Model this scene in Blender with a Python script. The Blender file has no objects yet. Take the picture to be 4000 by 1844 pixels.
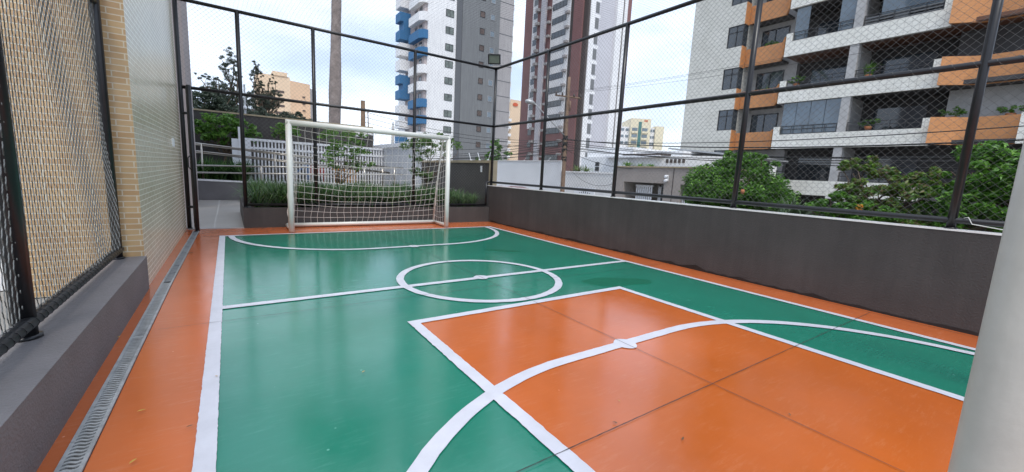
import bpy, math, random
import numpy as np
random.seed(7)
rng = np.random.default_rng(11)
R = math.radians
# ------------------------------------------------------------------ camera
sc = bpy.context.scene
COL = sc.collection
F, CX, CY, CZ, YAW, PITCH, ROLL = 1594.63, -2.43, -4.1028, 1.2369, -0.6079, -0.1485, 0.0504
camd = bpy.data.cameras.new('camera'); cam = bpy.data.objects.new('camera', camd); COL.objects.link(cam)
camd.sensor_fit = 'HORIZONTAL'; camd.sensor_width = 36.0; camd.lens = F/4000*36.0
camd.clip_start = 0.02; camd.clip_end = 6000
_f = np.array([-math.sin(YAW)*math.cos(PITCH), math.cos(YAW)*math.cos(PITCH), math.sin(PITCH)])
_r0 = np.array([math.cos(YAW), math.sin(YAW), 0.0]); _u0 = np.cross(_r0, _f)
_r = _r0*math.cos(ROLL)+_u0*math.sin(ROLL); _u = -_r0*math.sin(ROLL)+_u0*math.cos(ROLL)
from mathutils import Matrix, Vector
cam.matrix_world = Matrix(((_r[0], _u[0], -_f[0], CX), (_r[1], _u[1], -_f[1], CY), (_r[2], _u[2], -_f[2], CZ), (0, 0, 0, 1)))
sc.camera = cam

# ------------------------------------------------------------------ world, sun, exposure
SUN_EL, SUN_AZ = R(58), R(200)       # azimuth clockwise from +Y
world = bpy.data.worlds.new('World'); sc.world = world; world.use_nodes = True
nt = world.node_tree; N = nt.nodes; L = nt.links; N.clear()
wo = N.new('ShaderNodeOutputWorld'); bg = N.new('ShaderNodeBackground')
sky = N.new('ShaderNodeTexSky'); sky.sky_type = 'NISHITA'; sky.sun_disc = False
sky.sun_elevation = SUN_EL; sky.sun_rotation = SUN_AZ; sky.air_density = 1.0; sky.dust_density = 1.0; sky.ozone_density = 1.2
tc = N.new('ShaderNodeTexCoord'); mp = N.new('ShaderNodeMapping'); mp.inputs['Scale'].default_value = (1.0, 1.0, 2.6)
mp.inputs['Location'].default_value = (0.35, 0.9, 0.2)
no = N.new('ShaderNodeTexNoise'); no.inputs['Scale'].default_value = 1.7; no.inputs['Detail'].default_value = 7; no.inputs['Roughness'].default_value = 0.56
cr = N.new('ShaderNodeValToRGB'); cr.color_ramp.elements[0].position = 0.36; cr.color_ramp.elements[1].position = 0.66
cr.color_ramp.elements[0].color = (0.55, 0.55, 0.55, 1); cr.color_ramp.elements[1].color = (1, 1, 1, 1)
mx = N.new('ShaderNodeMix'); mx.data_type = 'RGBA'
CLOUD = mx.inputs[7]; CLOUD.default_value = (11.2, 12.6, 14.6, 1)
cc = N.new('ShaderNodeValToRGB'); cc.color_ramp.elements[0].position = 0.40; cc.color_ramp.elements[1].position = 0.60
cc.color_ramp.elements[0].color = (8.4, 10.2, 13.6, 1); cc.color_ramp.elements[1].color = (11.6, 12.8, 14.6, 1)
no2 = N.new('ShaderNodeTexNoise'); no2.inputs['Scale'].default_value = 2.3; no2.inputs['Detail'].default_value = 5; no2.inputs['Roughness'].default_value = 0.5
L.new(mp.outputs[0], no2.inputs['Vector']); L.new(no2.outputs['Fac'], cc.inputs['Fac']); L.new(cc.outputs['Color'], CLOUD)
L.new(tc.outputs['Generated'], mp.inputs['Vector']); L.new(mp.outputs[0], no.inputs['Vector']); L.new(no.outputs['Fac'], cr.inputs['Fac'])
L.new(cr.outputs['Color'], mx.inputs[0]); L.new(sky.outputs[0], mx.inputs[6]); L.new(mx.outputs[2], bg.inputs['Color'])
bg.inputs['Strength'].default_value = 0.085
L.new(bg.outputs[0], wo.inputs['Surface'])
sd = bpy.data.lights.new('sun', 'SUN'); sd.energy = 1.6; sd.angle = R(18); sd.color = (1.0, 0.96, 0.9)
sun = bpy.data.objects.new('sun', sd); COL.objects.link(sun)
sdir = Vector((math.sin(SUN_AZ)*math.cos(SUN_EL), math.cos(SUN_AZ)*math.cos(SUN_EL), math.sin(SUN_EL)))
sun.rotation_euler = sdir.to_track_quat('Z', 'Y').to_euler(); sun.location = (0, 0, 30)
sc.view_settings.view_transform = 'Standard'; sc.view_settings.look = 'None'; sc.view_settings.gamma = 1
sc.view_settings.exposure = 0.5

# ------------------------------------------------------------------ materials
def newmat(name):
    m = bpy.data.materials.new(name); m.use_nodes = True; nt = m.node_tree
    b = nt.nodes['Principled BSDF']; return m, nt, b
def noise_node(nt, scale, detail=4, rough=0.6, coord='Object', vec=None):
    n = nt.nodes.new('ShaderNodeTexNoise'); n.inputs['Scale'].default_value = scale; n.inputs['Detail'].default_value = detail
    n.inputs['Roughness'].default_value = rough
    if vec is None:
        t = nt.nodes.new('ShaderNodeTexCoord'); nt.links.new(t.outputs[coord], n.inputs['Vector'])
    else: nt.links.new(vec, n.inputs['Vector'])
    return n
def ramp(nt, src, p0, c0, p1, c1):
    r = nt.nodes.new('ShaderNodeValToRGB'); r.color_ramp.elements[0].position = p0; r.color_ramp.elements[1].position = p1
    r.color_ramp.elements[0].color = (*c0, 1) if len(c0) == 3 else c0; r.color_ramp.elements[1].color = (*c1, 1) if len(c1) == 3 else c1
    nt.links.new(src, r.inputs['Fac']); return r.outputs['Color']
def bump(nt, b, src, strength, dist=0.01):
    n = nt.nodes.new('ShaderNodeBump'); n.inputs['Strength'].default_value = strength; n.inputs['Distance'].default_value = dist
    nt.links.new(src, n.inputs['Height']); nt.links.new(n.outputs[0], b.inputs['Normal'])
def mat(name, col, rough=0.6, var=0.15, scale=3.0, metal=0.0, spec=0.5, bscale=0, bstr=0.2, bdist=0.01, coat=0):
    m, nt, b = newmat(name)
    b.inputs['Roughness'].default_value = rough; b.inputs['Metallic'].default_value = metal; b.inputs['Specular IOR Level'].default_value = spec
    b.inputs['Coat Weight'].default_value = coat
    if var:
        n = noise_node(nt, scale, 6, 0.65)
        c0 = tuple(c*(1-var) for c in col); c1 = tuple(min(1, c*(1+var)) for c in col)
        nt.links.new(ramp(nt, n.outputs['Fac'], 0.3, c0, 0.7, c1), b.inputs['Base Color'])
    else: b.inputs['Base Color'].default_value = (*col, 1)
    if bscale:
        n2 = noise_node(nt, bscale, 3, 0.6); bump(nt, b, n2.outputs['Fac'], bstr, bdist)
    return m
def brickmat(name, c1, c2, mortar, bw, bh, ms, rough, offset=0.5, bstr=0.5, spec=0.5):
    m, nt, b = newmat(name)
    uv = nt.nodes.new('ShaderNodeUVMap')
    br = nt.nodes.new('ShaderNodeTexBrick'); br.offset = offset
    br.inputs['Color1'].default_value = (*c1, 1); br.inputs['Color2'].default_value = (*c2, 1); br.inputs['Mortar'].default_value = (*mortar, 1)
    br.inputs['Scale'].default_value = 1; br.inputs['Brick Width'].default_value = bw; br.inputs['Row Height'].default_value = bh
    br.inputs['Mortar Size'].default_value = ms; br.inputs['Mortar Smooth'].default_value = 0.1; br.inputs['Bias'].default_value = 0
    nt.links.new(uv.outputs[0], br.inputs['Vector'])
    n = noise_node(nt, 1.3, 6, 0.7)
    mxn = nt.nodes.new('ShaderNodeMix'); mxn.data_type = 'RGBA'; mxn.blend_type = 'MULTIPLY'; mxn.inputs[0].default_value = 1
    nt.links.new(br.outputs['Color'], mxn.inputs[6]); nt.links.new(ramp(nt, n.outputs['Fac'], 0.3, (0.82, 0.82, 0.8), 0.7, (1, 1, 1)), mxn.inputs[7])
    nt.links.new(mxn.outputs[2], b.inputs['Base Color'])
    nt.links.new(ramp(nt, br.outputs['Fac'], 0, (rough,)*3, 1, (0.85,)*3), b.inputs['Roughness'])
    b.inputs['Specular IOR Level'].default_value = spec
    inv = nt.nodes.new('ShaderNodeMath'); inv.operation = 'SUBTRACT'; inv.inputs[0].default_value = 1; nt.links.new(br.outputs['Fac'], inv.inputs[1])
    bump(nt, b, inv.outputs[0], bstr, 0.003)
    return m
def floorpaint(name, col, worn, rough=0.16):
    m, nt, b = newmat(name)
    n = noise_node(nt, 0.9, 8, 0.62); n2 = noise_node(nt, 60, 3, 0.6); n3 = noise_node(nt, 4.0, 8, 0.75)
    c0 = tuple(c*0.88 for c in col); c1 = tuple(min(1, c*1.1) for c in col)
    base = ramp(nt, n.outputs['Fac'], 0.3, c0, 0.7, c1)
    mxn = nt.nodes.new('ShaderNodeMix'); mxn.data_type = 'RGBA'
    t0 = nt.nodes.new('ShaderNodeTexCoord'); m0 = nt.nodes.new('ShaderNodeMapping'); m0.inputs['Scale'].default_value = (2.2, 14, 1); m0.inputs['Rotation'].default_value = (0, 0, 0.5); nt.links.new(t0.outputs['Object'], m0.inputs['Vector'])
    n5 = noise_node(nt, 3.0, 8, 0.72, vec=m0.outputs[0]); mu = nt.nodes.new('ShaderNodeMath'); mu.operation = 'MULTIPLY'
    nt.links.new(ramp(nt, n5.outputs['Fac'], 0.50, (0, 0, 0), 0.68, (1, 1, 1)), mu.inputs[0]); nt.links.new(ramp(nt, n3.outputs['Fac'], 0.45, (0.05,)*3, 0.75, (0.75,)*3), mu.inputs[1])
    nt.links.new(mu.outputs[0], mxn.inputs[0])
    nt.links.new(base, mxn.inputs[6]); mxn.inputs[7].default_value = (*worn, 1)
    # dust specks
    vo = nt.nodes.new('ShaderNodeTexVoronoi'); vo.inputs['Scale'].default_value = 4.5
    t = nt.nodes.new('ShaderNodeTexCoord'); nt.links.new(t.outputs['Object'], vo.inputs['Vector'])
    mx2 = nt.nodes.new('ShaderNodeMix'); mx2.data_type = 'RGBA'
    nt.links.new(ramp(nt, vo.outputs['Distance'], 0.022, (0.9, 0.9, 0.9), 0.034, (0, 0, 0)), mx2.inputs[0])
    nt.links.new(mxn.outputs[2], mx2.inputs[6]); mx2.inputs[7].default_value = tuple(min(1, w*1.25+0.05) for w in worn)+(1,)
    nt.links.new(mx2.outputs[2], b.inputs['Base Color'])
    nt.links.new(ramp(nt, n3.outputs['Fac'], 0.3, (rough*0.8,)*3, 0.8, (rough*1.7,)*3), b.inputs['Roughness'])
    b.inputs['Specular IOR Level'].default_value = 0.75
    # broad trowel undulation and fine orange peel
    nb = noise_node(nt, 5, 4, 0.5)
    ad = nt.nodes.new('ShaderNodeMath'); ad.operation = 'MULTIPLY_ADD'; nt.links.new(nb.outputs['Fac'], ad.inputs[0]); ad.inputs[1].default_value = 4.0
    nt.links.new(n2.outputs['Fac'], ad.inputs[2]); bump(nt, b, ad.outputs[0], 0.10, 0.0022)
    return m
def leafmat(name, cols, rough=0.45):
    m, nt, b = newmat(name); g = nt.nodes.new('ShaderNodeNewGeometry')
    r = nt.nodes.new('ShaderNodeValToRGB'); els = r.color_ramp.elements
    while len(els) < len(cols): els.new(0.5)
    for i, c in enumerate(cols): els[i].position = i/(len(cols)-1); els[i].color = (*c, 1)
    nt.links.new(g.outputs['Random Per Island'], r.inputs['Fac']); nt.links.new(r.outputs['Color'], b.inputs['Base Color'])
    b.inputs['Roughness'].default_value = rough
    b.inputs['Subsurface Weight'].default_value = 0.0
    b.inputs['Transmission Weight'].default_value = 0.0
    tr = nt.nodes.new('ShaderNodeBsdfTranslucent'); nt.links.new(r.outputs['Color'], tr.inputs['Color'])
    ms = nt.nodes.new('ShaderNodeMixShader'); ms.inputs[0].default_value = 0.3
    out = nt.nodes['Material Output']; nt.links.new(b.outputs[0], ms.inputs[1]); nt.links.new(tr.outputs[0], ms.inputs[2]); nt.links.new(ms.outputs[0], out.inputs['Surface'])
    return m
def glassmat(name, col, rough=0.05, spec=0.8):
    return mat(name, col, rough, 0.35, 0.6, 0, spec)
M = {}
M['orange_floor'] = floorpaint('orange_floor_paint', (0.56, 0.135, 0.036), (0.62, 0.29, 0.17), 0.17)
M['green_floor'] = floorpaint('green_floor_paint', (0.011, 0.19, 0.122), (0.07, 0.30, 0.22), 0.13)
M['orange_key'] = floorpaint('orange_key_paint', (0.53, 0.118, 0.018), (0.60, 0.22, 0.09), 0.14)
M['white_line'] = mat('white_line_paint', (0.60, 0.60, 0.65), 0.35, 0.08, 6, bscale=90, bstr=0.1)
M['joint'] = mat('joint_sealant', (0.03, 0.03, 0.025), 0.7, 0.3, 9)
M['wet'] = mat('wet_green_paint', (0.008, 0.15, 0.085), 0.12, 0.05, 4)
M['stucco'] = mat('dark_textured_stucco', (0.066, 0.060, 0.058), 0.75, 0.16, 1.6, bscale=55, bstr=0.55, bdist=0.010)
def streaks(m, k=0.75):
    nt = m.node_tree; b = nt.nodes['Principled BSDF']; src = b.inputs['Base Color'].links[0].from_socket
    t = nt.nodes.new('ShaderNodeTexCoord'); mp_ = nt.nodes.new('ShaderNodeMapping'); mp_.inputs['Scale'].default_value = (5, 5, 0.35); nt.links.new(t.outputs['Object'], mp_.inputs['Vector'])
    n = noise_node(nt, 1.0, 7, 0.7, vec=mp_.outputs[0]); mm = nt.nodes.new('ShaderNodeMix'); mm.data_type = 'RGBA'; mm.blend_type = 'MULTIPLY'; mm.inputs[0].default_value = 1
    nt.links.new(src, mm.inputs[6]); nt.links.new(ramp(nt, n.outputs['Fac'], 0.35, (k, k, k), 0.65, (1.12, 1.12, 1.1)), mm.inputs[7]); nt.links.new(mm.outputs[2], b.inputs['Base Color'])
streaks(M['stucco'], 0.90)
M['stucco_bench'] = mat('grey_textured_stucco', (0.175, 0.163, 0.165), 0.62, 0.16, 1.6, bscale=60, bstr=0.8, bdist=0.01)
M['coping'] = mat('pale_coping', (0.84, 0.83, 0.81), 0.35, 0.12, 5)
M['coping_beige'] = mat('beige_coping', (0.42, 0.34, 0.22), 0.6, 0.15, 4)
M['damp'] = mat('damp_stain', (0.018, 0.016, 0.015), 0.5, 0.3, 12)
M['brick'] = brickmat('yellow_glazed_brick', (0.62, 0.43, 0.23), (0.52, 0.33, 0.165), (0.70, 0.62, 0.47), 0.19, 0.0515, 0.0045, 0.22)
M['brick_side'] = brickmat('skylit_glossy_brick', (0.82, 0.72, 0.53), (0.78, 0.67, 0.48), (0.86, 0.82, 0.70), 0.19, 0.0515, 0.0045, 0.24, spec=0.4)  # same brick as the front, lightened to carry sky light on this face
M['black'] = mat('black_enamel_steel', (0.014, 0.014, 0.016), 0.34, 0.3, 8, spec=0.5)
M['wire'] = mat('grey_fence_wire', (0.19, 0.19, 0.18), 0.5, 0.25, 5, 0.1)
M['wire_near'] = mat('galvanised_wire', (0.16, 0.165, 0.16), 0.5, 0.3, 6, 0.2)
M['twine'] = mat('black_nylon_twine', (0.02, 0.02, 0.022), 0.7, 0.2, 6)
M['goal'] = mat('white_enamel_goal', (0.72, 0.72, 0.67), 0.28, 0.05, 3)
M['cord'] = mat('white_net_cord', (0.82, 0.79, 0.74), 0.8, 0.1, 5)
M['steel'] = mat('stainless_steel', (0.52, 0.48, 0.42), 0.28, 0.1, 4, 1.0)
M['pvc'] = mat('white_pvc', (0.82, 0.83, 0.85), 0.4, 0.06, 3)
M['drain'] = mat('grey_plastic_grate', (0.36, 0.37, 0.37), 0.45, 0.3, 14)
M['drain_dark'] = mat('drain_trench_shadow', (0.012, 0.012, 0.012), 0.9, 0.3, 14)  # dark colour of a flat strip stands in for shade inside the trench
M['slab'] = mat('grey_drain_slab', (0.20, 0.21, 0.22), 0.55, 0.45, 16, bscale=50)
M['asphalt'] = mat('asphalt', (0.05, 0.05, 0.052), 0.85, 0.25, 2, bscale=40)
M['pave'] = mat('concrete_pavement', (0.28, 0.27, 0.25), 0.8, 0.2, 2, bscale=30)
M['soil'] = mat('planter_soil', (0.05, 0.035, 0.02), 0.95, 0.4, 8, bscale=20, bstr=0.8)
M['tile_floor'] = brickmat('grey_porcelain_floor', (0.42, 0.38, 0.34), (0.38, 0.35, 0.32), (0.55, 0.53, 0.50), 0.9, 0.9, 0.008, 0.35, 0.0, 0.2)
M['white_wall'] = mat('white_painted_wall', (0.78, 0.78, 0.78), 0.75, 0.08, 0.8, bscale=20, bstr=0.1)
M['offwhite'] = mat('offwhite_painted_wall', (0.76, 0.75, 0.73), 0.75, 0.1, 0.6)
M['taupe'] = mat('taupe_rendered_wall', (0.36, 0.315, 0.285), 0.8, 0.1, 0.8)
M['ribbed'] = brickmat('white_panel_wall', (0.60, 0.62, 0.66), (0.62, 0.64, 0.68), (0.44, 0.46, 0.50), 0.14, 9.0, 0.006, 0.5, 0.0, 0.3)
M['tilewhite'] = brickmat('cream_facade_tile', (0.74, 0.72, 0.65), (0.72, 0.70, 0.63), (0.42, 0.41, 0.38), 0.078, 0.235, 0.009, 0.45, 0.0, 0.2)
M['tilebright'] = brickmat('white_facade_tile', (0.84, 0.82, 0.75), (0.82, 0.80, 0.73), (0.58, 0.55, 0.50), 0.30, 0.235, 0.010, 0.45, 0.0, 0.2)
M['orangepl'] = brickmat('orange_facade_tile', (0.64, 0.29, 0.11), (0.60, 0.265, 0.10), (0.52, 0.23, 0.09), 0.25, 0.075, 0.006, 0.5, 0.5, 0.1)
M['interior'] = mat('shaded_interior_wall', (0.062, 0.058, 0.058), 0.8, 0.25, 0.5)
M['ceilwood'] = mat('brown_wood_ceiling', (0.15, 0.065, 0.035), 0.6, 0.25, 2)
M['conc'] = mat('grey_concrete', (0.42, 0.41, 0.40), 0.8, 0.15, 1.5, bscale=12)
M['glass'] = glassmat('dark_window_glass', (0.045, 0.055, 0.065))
M['blueglass'] = glassmat('pale_blue_balcony_glass', (0.10, 0.135, 0.165), 0.04, 1.0)
M['frame'] = mat('dark_window_frame', (0.02, 0.02, 0.022), 0.4, 0.2, 4)
M['gt_white'] = mat('tower_white_render', (0.78, 0.77, 0.77), 0.8, 0.05, 0.15)
M['gt_pink'] = mat('tower_pinkish_render', (0.42, 0.36, 0.35), 0.8, 0.08, 0.15)
M['gt_grey'] = mat('tower_mid_grey_render', (0.175, 0.18, 0.185), 0.85, 0.05, 0.15)
M['gt_dgrey'] = mat('tower_dark_grey_band', (0.115, 0.12, 0.13), 0.85, 0.05, 0.15)
M['gt_lgrey'] = mat('tower_light_grey_render', (0.36, 0.34, 0.34), 0.85, 0.05, 0.15)
for _k in ('gt_white', 'gt_grey', 'gt_lgrey', 'gt_pink'): streaks(M[_k], 0.88)
M['gt_blue'] = mat('tower_blue_render', (0.035, 0.15, 0.31), 0.7, 0.08, 0.3)
M['bt_brown'] = mat('tower_maroon_tile', (0.215, 0.105, 0.10), 0.7, 0.1, 0.2)
M['bt_dbrown'] = mat('tower_dark_brown_tile', (0.07, 0.055, 0.05), 0.7, 0.1, 0.2)
M['bt_lilac'] = mat('tower_lilac_grey_render', (0.54, 0.53, 0.56), 0.8, 0.05, 0.2)
M['peach'] = mat('peach_render', (0.74, 0.55, 0.38), 0.85, 0.08, 0.08)
M['peach2'] = mat('deep_peach_render', (0.72, 0.49, 0.32), 0.85, 0.08, 0.08)
M['cream'] = mat('cream_render', (0.74, 0.66, 0.48), 0.85, 0.06, 0.1)
M['teal'] = mat('teal_render', (0.08, 0.20, 0.19), 0.7, 0.05, 0.1)
M['red'] = mat('orange_red_sign', (0.60, 0.10, 0.03), 0.6, 0.05, 1)
M['palmtrunk'] = mat('ringed_palm_trunk', (0.30, 0.25, 0.23), 0.85, 0.35, 3.5, bscale=9, bstr=0.6, bdist=0.05)
M['bark'] = mat('brown_bark', (0.11, 0.075, 0.05), 0.9, 0.35, 5, bscale=14, bstr=0.7, bdist=0.03)
M['polewood'] = mat('weathered_pole_wood', (0.20, 0.13, 0.085), 0.85, 0.35, 4, bscale=12, bstr=0.5, bdist=0.02)
M['cable'] = mat('black_cable_rubber', (0.015, 0.015, 0.016), 0.7, 0.1, 4)
M['lampgrey'] = mat('grey_lamp_housing', (0.45, 0.46, 0.46), 0.4, 0.1, 4, 0.3)
M['lampglass'] = mat('floodlight_glass', (0.15, 0.18, 0.14), 0.12, 0.2, 3, 0, 0.8)
M['ceramic'] = mat('terracotta_clay', (0.40, 0.15, 0.06), 0.7, 0.2, 4)
M['plblue'] = mat('blue_plastic', (0.04, 0.16, 0.42), 0.4, 0.1, 3); M['plred'] = mat('red_plastic', (0.40, 0.06, 0.05), 0.4, 0.1, 3); M['plyel'] = mat('yellow_plastic', (0.75, 0.32, 0.03), 0.4, 0.1, 3)
M['carred'] = mat('dark_red_car_paint', (0.22, 0.012, 0.01), 0.25, 0.05, 1, 0.2, 0.5, coat=0.6); M['rubber'] = mat('tyre_rubber', (0.02, 0.02, 0.02), 0.8, 0.2, 6)
M['fired'] = mat('dry_leaf_yellow', (0.50, 0.30, 0.05), 0.6, 0.3, 20); M['drybrown'] = mat('dry_leaf_brown', (0.13, 0.07, 0.03), 0.7, 0.3, 20)
M['petal'] = mat('white_petals', (0.8, 0.8, 0.72), 0.6, 0.05, 5)
M['roofgrey'] = mat('grey_metal_roof', (0.33, 0.34, 0.35), 0.5, 0.12, 1)
LM = {}
LM['street'] = leafmat('street_tree_leaves', [(0.025, 0.075, 0.010), (0.065, 0.17, 0.02), (0.12, 0.29, 0.035), (0.22, 0.44, 0.06)])
LM['bright'] = leafmat('bright_shrub_leaves', [(0.05, 0.13, 0.02), (0.12, 0.27, 0.04), (0.22, 0.40, 0.07)])
LM['strap'] = leafmat('strap_leaves', [(0.018, 0.05, 0.012), (0.045, 0.12, 0.028), (0.09, 0.20, 0.05), (0.18, 0.27, 0.09)])
LM['dark'] = leafmat('casuarina_needles', [(0.025, 0.042, 0.028), (0.05, 0.075, 0.05), (0.09, 0.12, 0.08)])
LM['mixed'] = leafmat('mixed_red_leaves', [(0.05, 0.13, 0.02), (0.10, 0.22, 0.03), (0.14, 0.08, 0.05), (0.13, 0.27, 0.04), (0.20, 0.34, 0.05), (0.20, 0.12, 0.08)])
LM['pale'] = leafmat('frangipani_leaves', [(0.05, 0.12, 0.025), (0.11, 0.22, 0.05), (0.18, 0.30, 0.08)])
LM['agave'] = leafmat('fan_palm_leaves', [(0.06, 0.10, 0.05), (0.12, 0.17, 0.09)])

# ------------------------------------------------------------------ object helpers
def tag(o, label=None, cat=None, group=None, kind=None):
    if label: o['label'] = label
    if cat: o['category'] = cat
    if group: o['group'] = group
    if kind: o['kind'] = kind
    return o
def thing(name, label, cat, loc=(0, 0, 0), group=None):
    o = bpy.data.objects.new(name, None); COL.objects.link(o); o.location = loc; o.empty_display_size = 0.1
    return tag(o, label, cat, group)
class MB:
    def __init__(s): s.v = []; s.f = []; s.uv = []; s.mi = []; s.sm = []; s.n = 0; s.pieces = []
    def each(s, name, mats, parent=None):
        """one object per added piece"""
        out = []
        for v, f, mi, sm in s.pieces: q = MB(); q.add(v, f, mi, sm); out.append(q.build(name, mats, parent))
        return out
    def add(s, verts, faces, mi=0, smooth=False, uvs=None):
        s.pieces.append((verts, faces, mi, smooth))
        verts = [tuple(map(float, p)) for p in verts]
        for k, fc in enumerate(faces):
            s.f.append([i+s.n for i in fc]); s.mi.append(mi); s.sm.append(smooth)
            if uvs is not None: s.uv.append(uvs[k]); continue
            a, b, c = (verts[fc[0]], verts[fc[1]], verts[fc[2]])
            nx = (b[1]-a[1])*(c[2]-a[2])-(b[2]-a[2])*(c[1]-a[1]); ny = (b[2]-a[2])*(c[0]-a[0])-(b[0]-a[0])*(c[2]-a[2]); nz = (b[0]-a[0])*(c[1]-a[1])-(b[1]-a[1])*(c[0]-a[0])
            m = max(abs(nx), abs(ny), abs(nz))
            if m == abs(nz): s.uv.append([(verts[i][0], verts[i][1]) for i in fc])
            elif m == abs(nx): s.uv.append([(verts[i][1], verts[i][2]) for i in fc])
            else: s.uv.append([(verts[i][0], verts[i][2]) for i in fc])
        s.v += verts; s.n += len(verts); return s
    def box(s, x0, x1, y0, y1, z0, z1, mi=0):
        v = [(x0, y0, z0), (x1, y0, z0), (x1, y1, z0), (x0, y1, z0), (x0, y0, z1), (x1, y0, z1), (x1, y1, z1), (x0, y1, z1)]
        return s.add(v, [(0, 3, 2, 1), (4, 5, 6, 7), (0, 1, 5, 4), (1, 2, 6, 5), (2, 3, 7, 6), (3, 0, 4, 7)], mi)
    def prism(s, poly, z0, z1, mi=0):
        n = len(poly); v = [(p[0], p[1], z0) for p in poly]+[(p[0], p[1], z1) for p in poly]
        return s.add(v, [tuple(range(n))[::-1], tuple(range(n, 2*n))]+[(i, (i+1) % n, (i+1) % n+n, i+n) for i in range(n)], mi)
    def tube(s, pts, r, n=6, mi=0, cap=True, smooth=True):
        P = np.array(pts, float); m = len(P); rr = np.array(r, float) if np.ndim(r) else np.full(m, float(r))
        T = np.gradient(P, axis=0); T /= np.linalg.norm(T, axis=1)[:, None]+1e-12
        up = np.array([0, 0, 1.0]) if abs(T[:, 2]).mean() < 0.85 else np.array([1.0, 0, 0])
        A = np.cross(T, up); A /= np.linalg.norm(A, axis=1)[:, None]+1e-12; B = np.cross(A, T)
        a = np.linspace(0, 2*math.pi, n, endpoint=False)
        V = (P[:, None, :]+rr[:, None, None]*(np.cos(a)[None, :, None]*A[:, None, :]+np.sin(a)[None, :, None]*B[:, None, :])).reshape(-1, 3)
        Fs = [(i*n+j, i*n+(j+1) % n, (i+1)*n+(j+1) % n, (i+1)*n+j) for i in range(m-1) for j in range(n)]
        if cap: Fs += [tuple(range(n))[::-1], tuple(range((m-1)*n, m*n))]
        return s.add(V.tolist(), Fs, mi, smooth)
    def build(s, name, mats, parent=None):
        if not isinstance(mats, (list, tuple)): mats = [mats]
        off = Vector(parent_world(parent)) if parent else Vector((0, 0, 0))
        me = bpy.data.meshes.new(name)
        me.from_pydata([(p[0]-off[0], p[1]-off[1], p[2]-off[2]) for p in s.v], [], s.f)
        uvl = me.uv_layers.new(name='UVMap'); flat = [c for f in s.uv for p in f for c in p]
        uvl.data.foreach_set('uv', flat)
        me.polygons.foreach_set('material_index', s.mi); me.polygons.foreach_set('use_smooth', s.sm)
        for m in mats: me.materials.append(m)
        me.update(); o = bpy.data.objects.new(name, me); COL.objects.link(o)
        if parent: o.parent = parent
        return o
def parent_world(p):
    x = Vector((0, 0, 0))
    while p: x += p.location; p = p.parent
    return x
def rawmesh(name, V, FI, sizes, mats, parent=None, mi=None, smooth=False):
    """V (n,3); FI flat loop indices; sizes per face"""
    off = np.array(parent_world(parent)) if parent else 0
    me = bpy.data.meshes.new(name); V = np.asarray(V, np.float32)-off
    me.vertices.add(len(V)); me.vertices.foreach_set('co', V.astype(np.float32).ravel())
    sizes = np.asarray(sizes, np.int32); FI = np.asarray(FI, np.int32)
    me.loops.add(len(FI)); me.loops.foreach_set('vertex_index', FI)
    me.polygons.add(len(sizes)); st = np.concatenate([[0], np.cumsum(sizes)[:-1]]).astype(np.int32)
    me.polygons.foreach_set('loop_start', st); me.polygons.foreach_set('loop_total', sizes)
    if mi is not None: me.polygons.foreach_set('material_index', np.asarray(mi, np.int32))
    if smooth: me.polygons.foreach_set('use_smooth', np.ones(len(sizes), bool))
    me.update(calc_edges=True); me.validate()
    if not isinstance(mats, (list, tuple)): mats = [mats]
    for m in mats: me.materials.append(m)
    o = bpy.data.objects.new(name, me); COL.objects.link(o)
    if parent: o.parent = parent
    return o
def wires(name, P, r, n, m, parent=None, up=(0, 0, 1)):
    """P: (k, m, 3) polylines of equal length -> one mesh of thin tubes"""
    P = np.asarray(P, float); K, Mn, _ = P.shape
    T = np.gradient(P, axis=1); T /= np.linalg.norm(T, axis=2, keepdims=True)+1e-12
    U = np.broadcast_to(np.array(up, float), T.shape); A = np.cross(T, U); A /= np.linalg.norm(A, axis=2, keepdims=True)+1e-9; B = np.cross(A, T)
    a = np.linspace(0, 2*math.pi, n, endpoint=False)
    V = P[:, :, None, :]+r*(np.cos(a)[None, None, :, None]*A[:, :, None, :]+np.sin(a)[None, None, :, None]*B[:, :, None, :])
    idx = np.arange(K*Mn*n).reshape(K, Mn, n); i0 = idx[:, :-1, :]; i1 = idx[:, 1:, :]
    q = np.stack([i0, np.roll(i0, -1, 2), np.roll(i1, -1, 2), i1], -1).reshape(-1, 4)
    return rawmesh(name, V.reshape(-1, 3), q.ravel(), np.full(len(q), 4), m, parent, smooth=True)
def struct(name, mb, m): return tag(mb.build(name, m), kind='structure')
def chainlink(name, origin, du, length, z0, z1, pitch, r, m, parent, nrm, n=3, sag=0.0):
    """woven zigzag wires in the plane of du (unit) and z"""
    o = np.array(origin, float); du = np.array(du, float); nrm = np.array(nrm, float); h = pitch/2
    K = int(length/h); S = int((z1-z0)/h)
    k = np.arange(K)[:, None]; s = np.arange(S+1)[None, :]
    side = (k+s) % 2
    u = k*h+side*h+0*s; z = z0+s*h+0*k
    # each wire swings one diamond half left/right: neighbours hook together
    u = np.clip(u, 0, length)
    w = np.where(side == 1, r*0.9, -r*0.9)+sag*np.sin(u*1.7+0.5)*np.sin(math.pi*(z-z0)/(z1-z0))
    P = o[None, None, :]+u[..., None]*du+w[..., None]*nrm; P[..., 2] = z
    return wires(name, P, r, n, m, parent, up=tuple(nrm))
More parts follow.
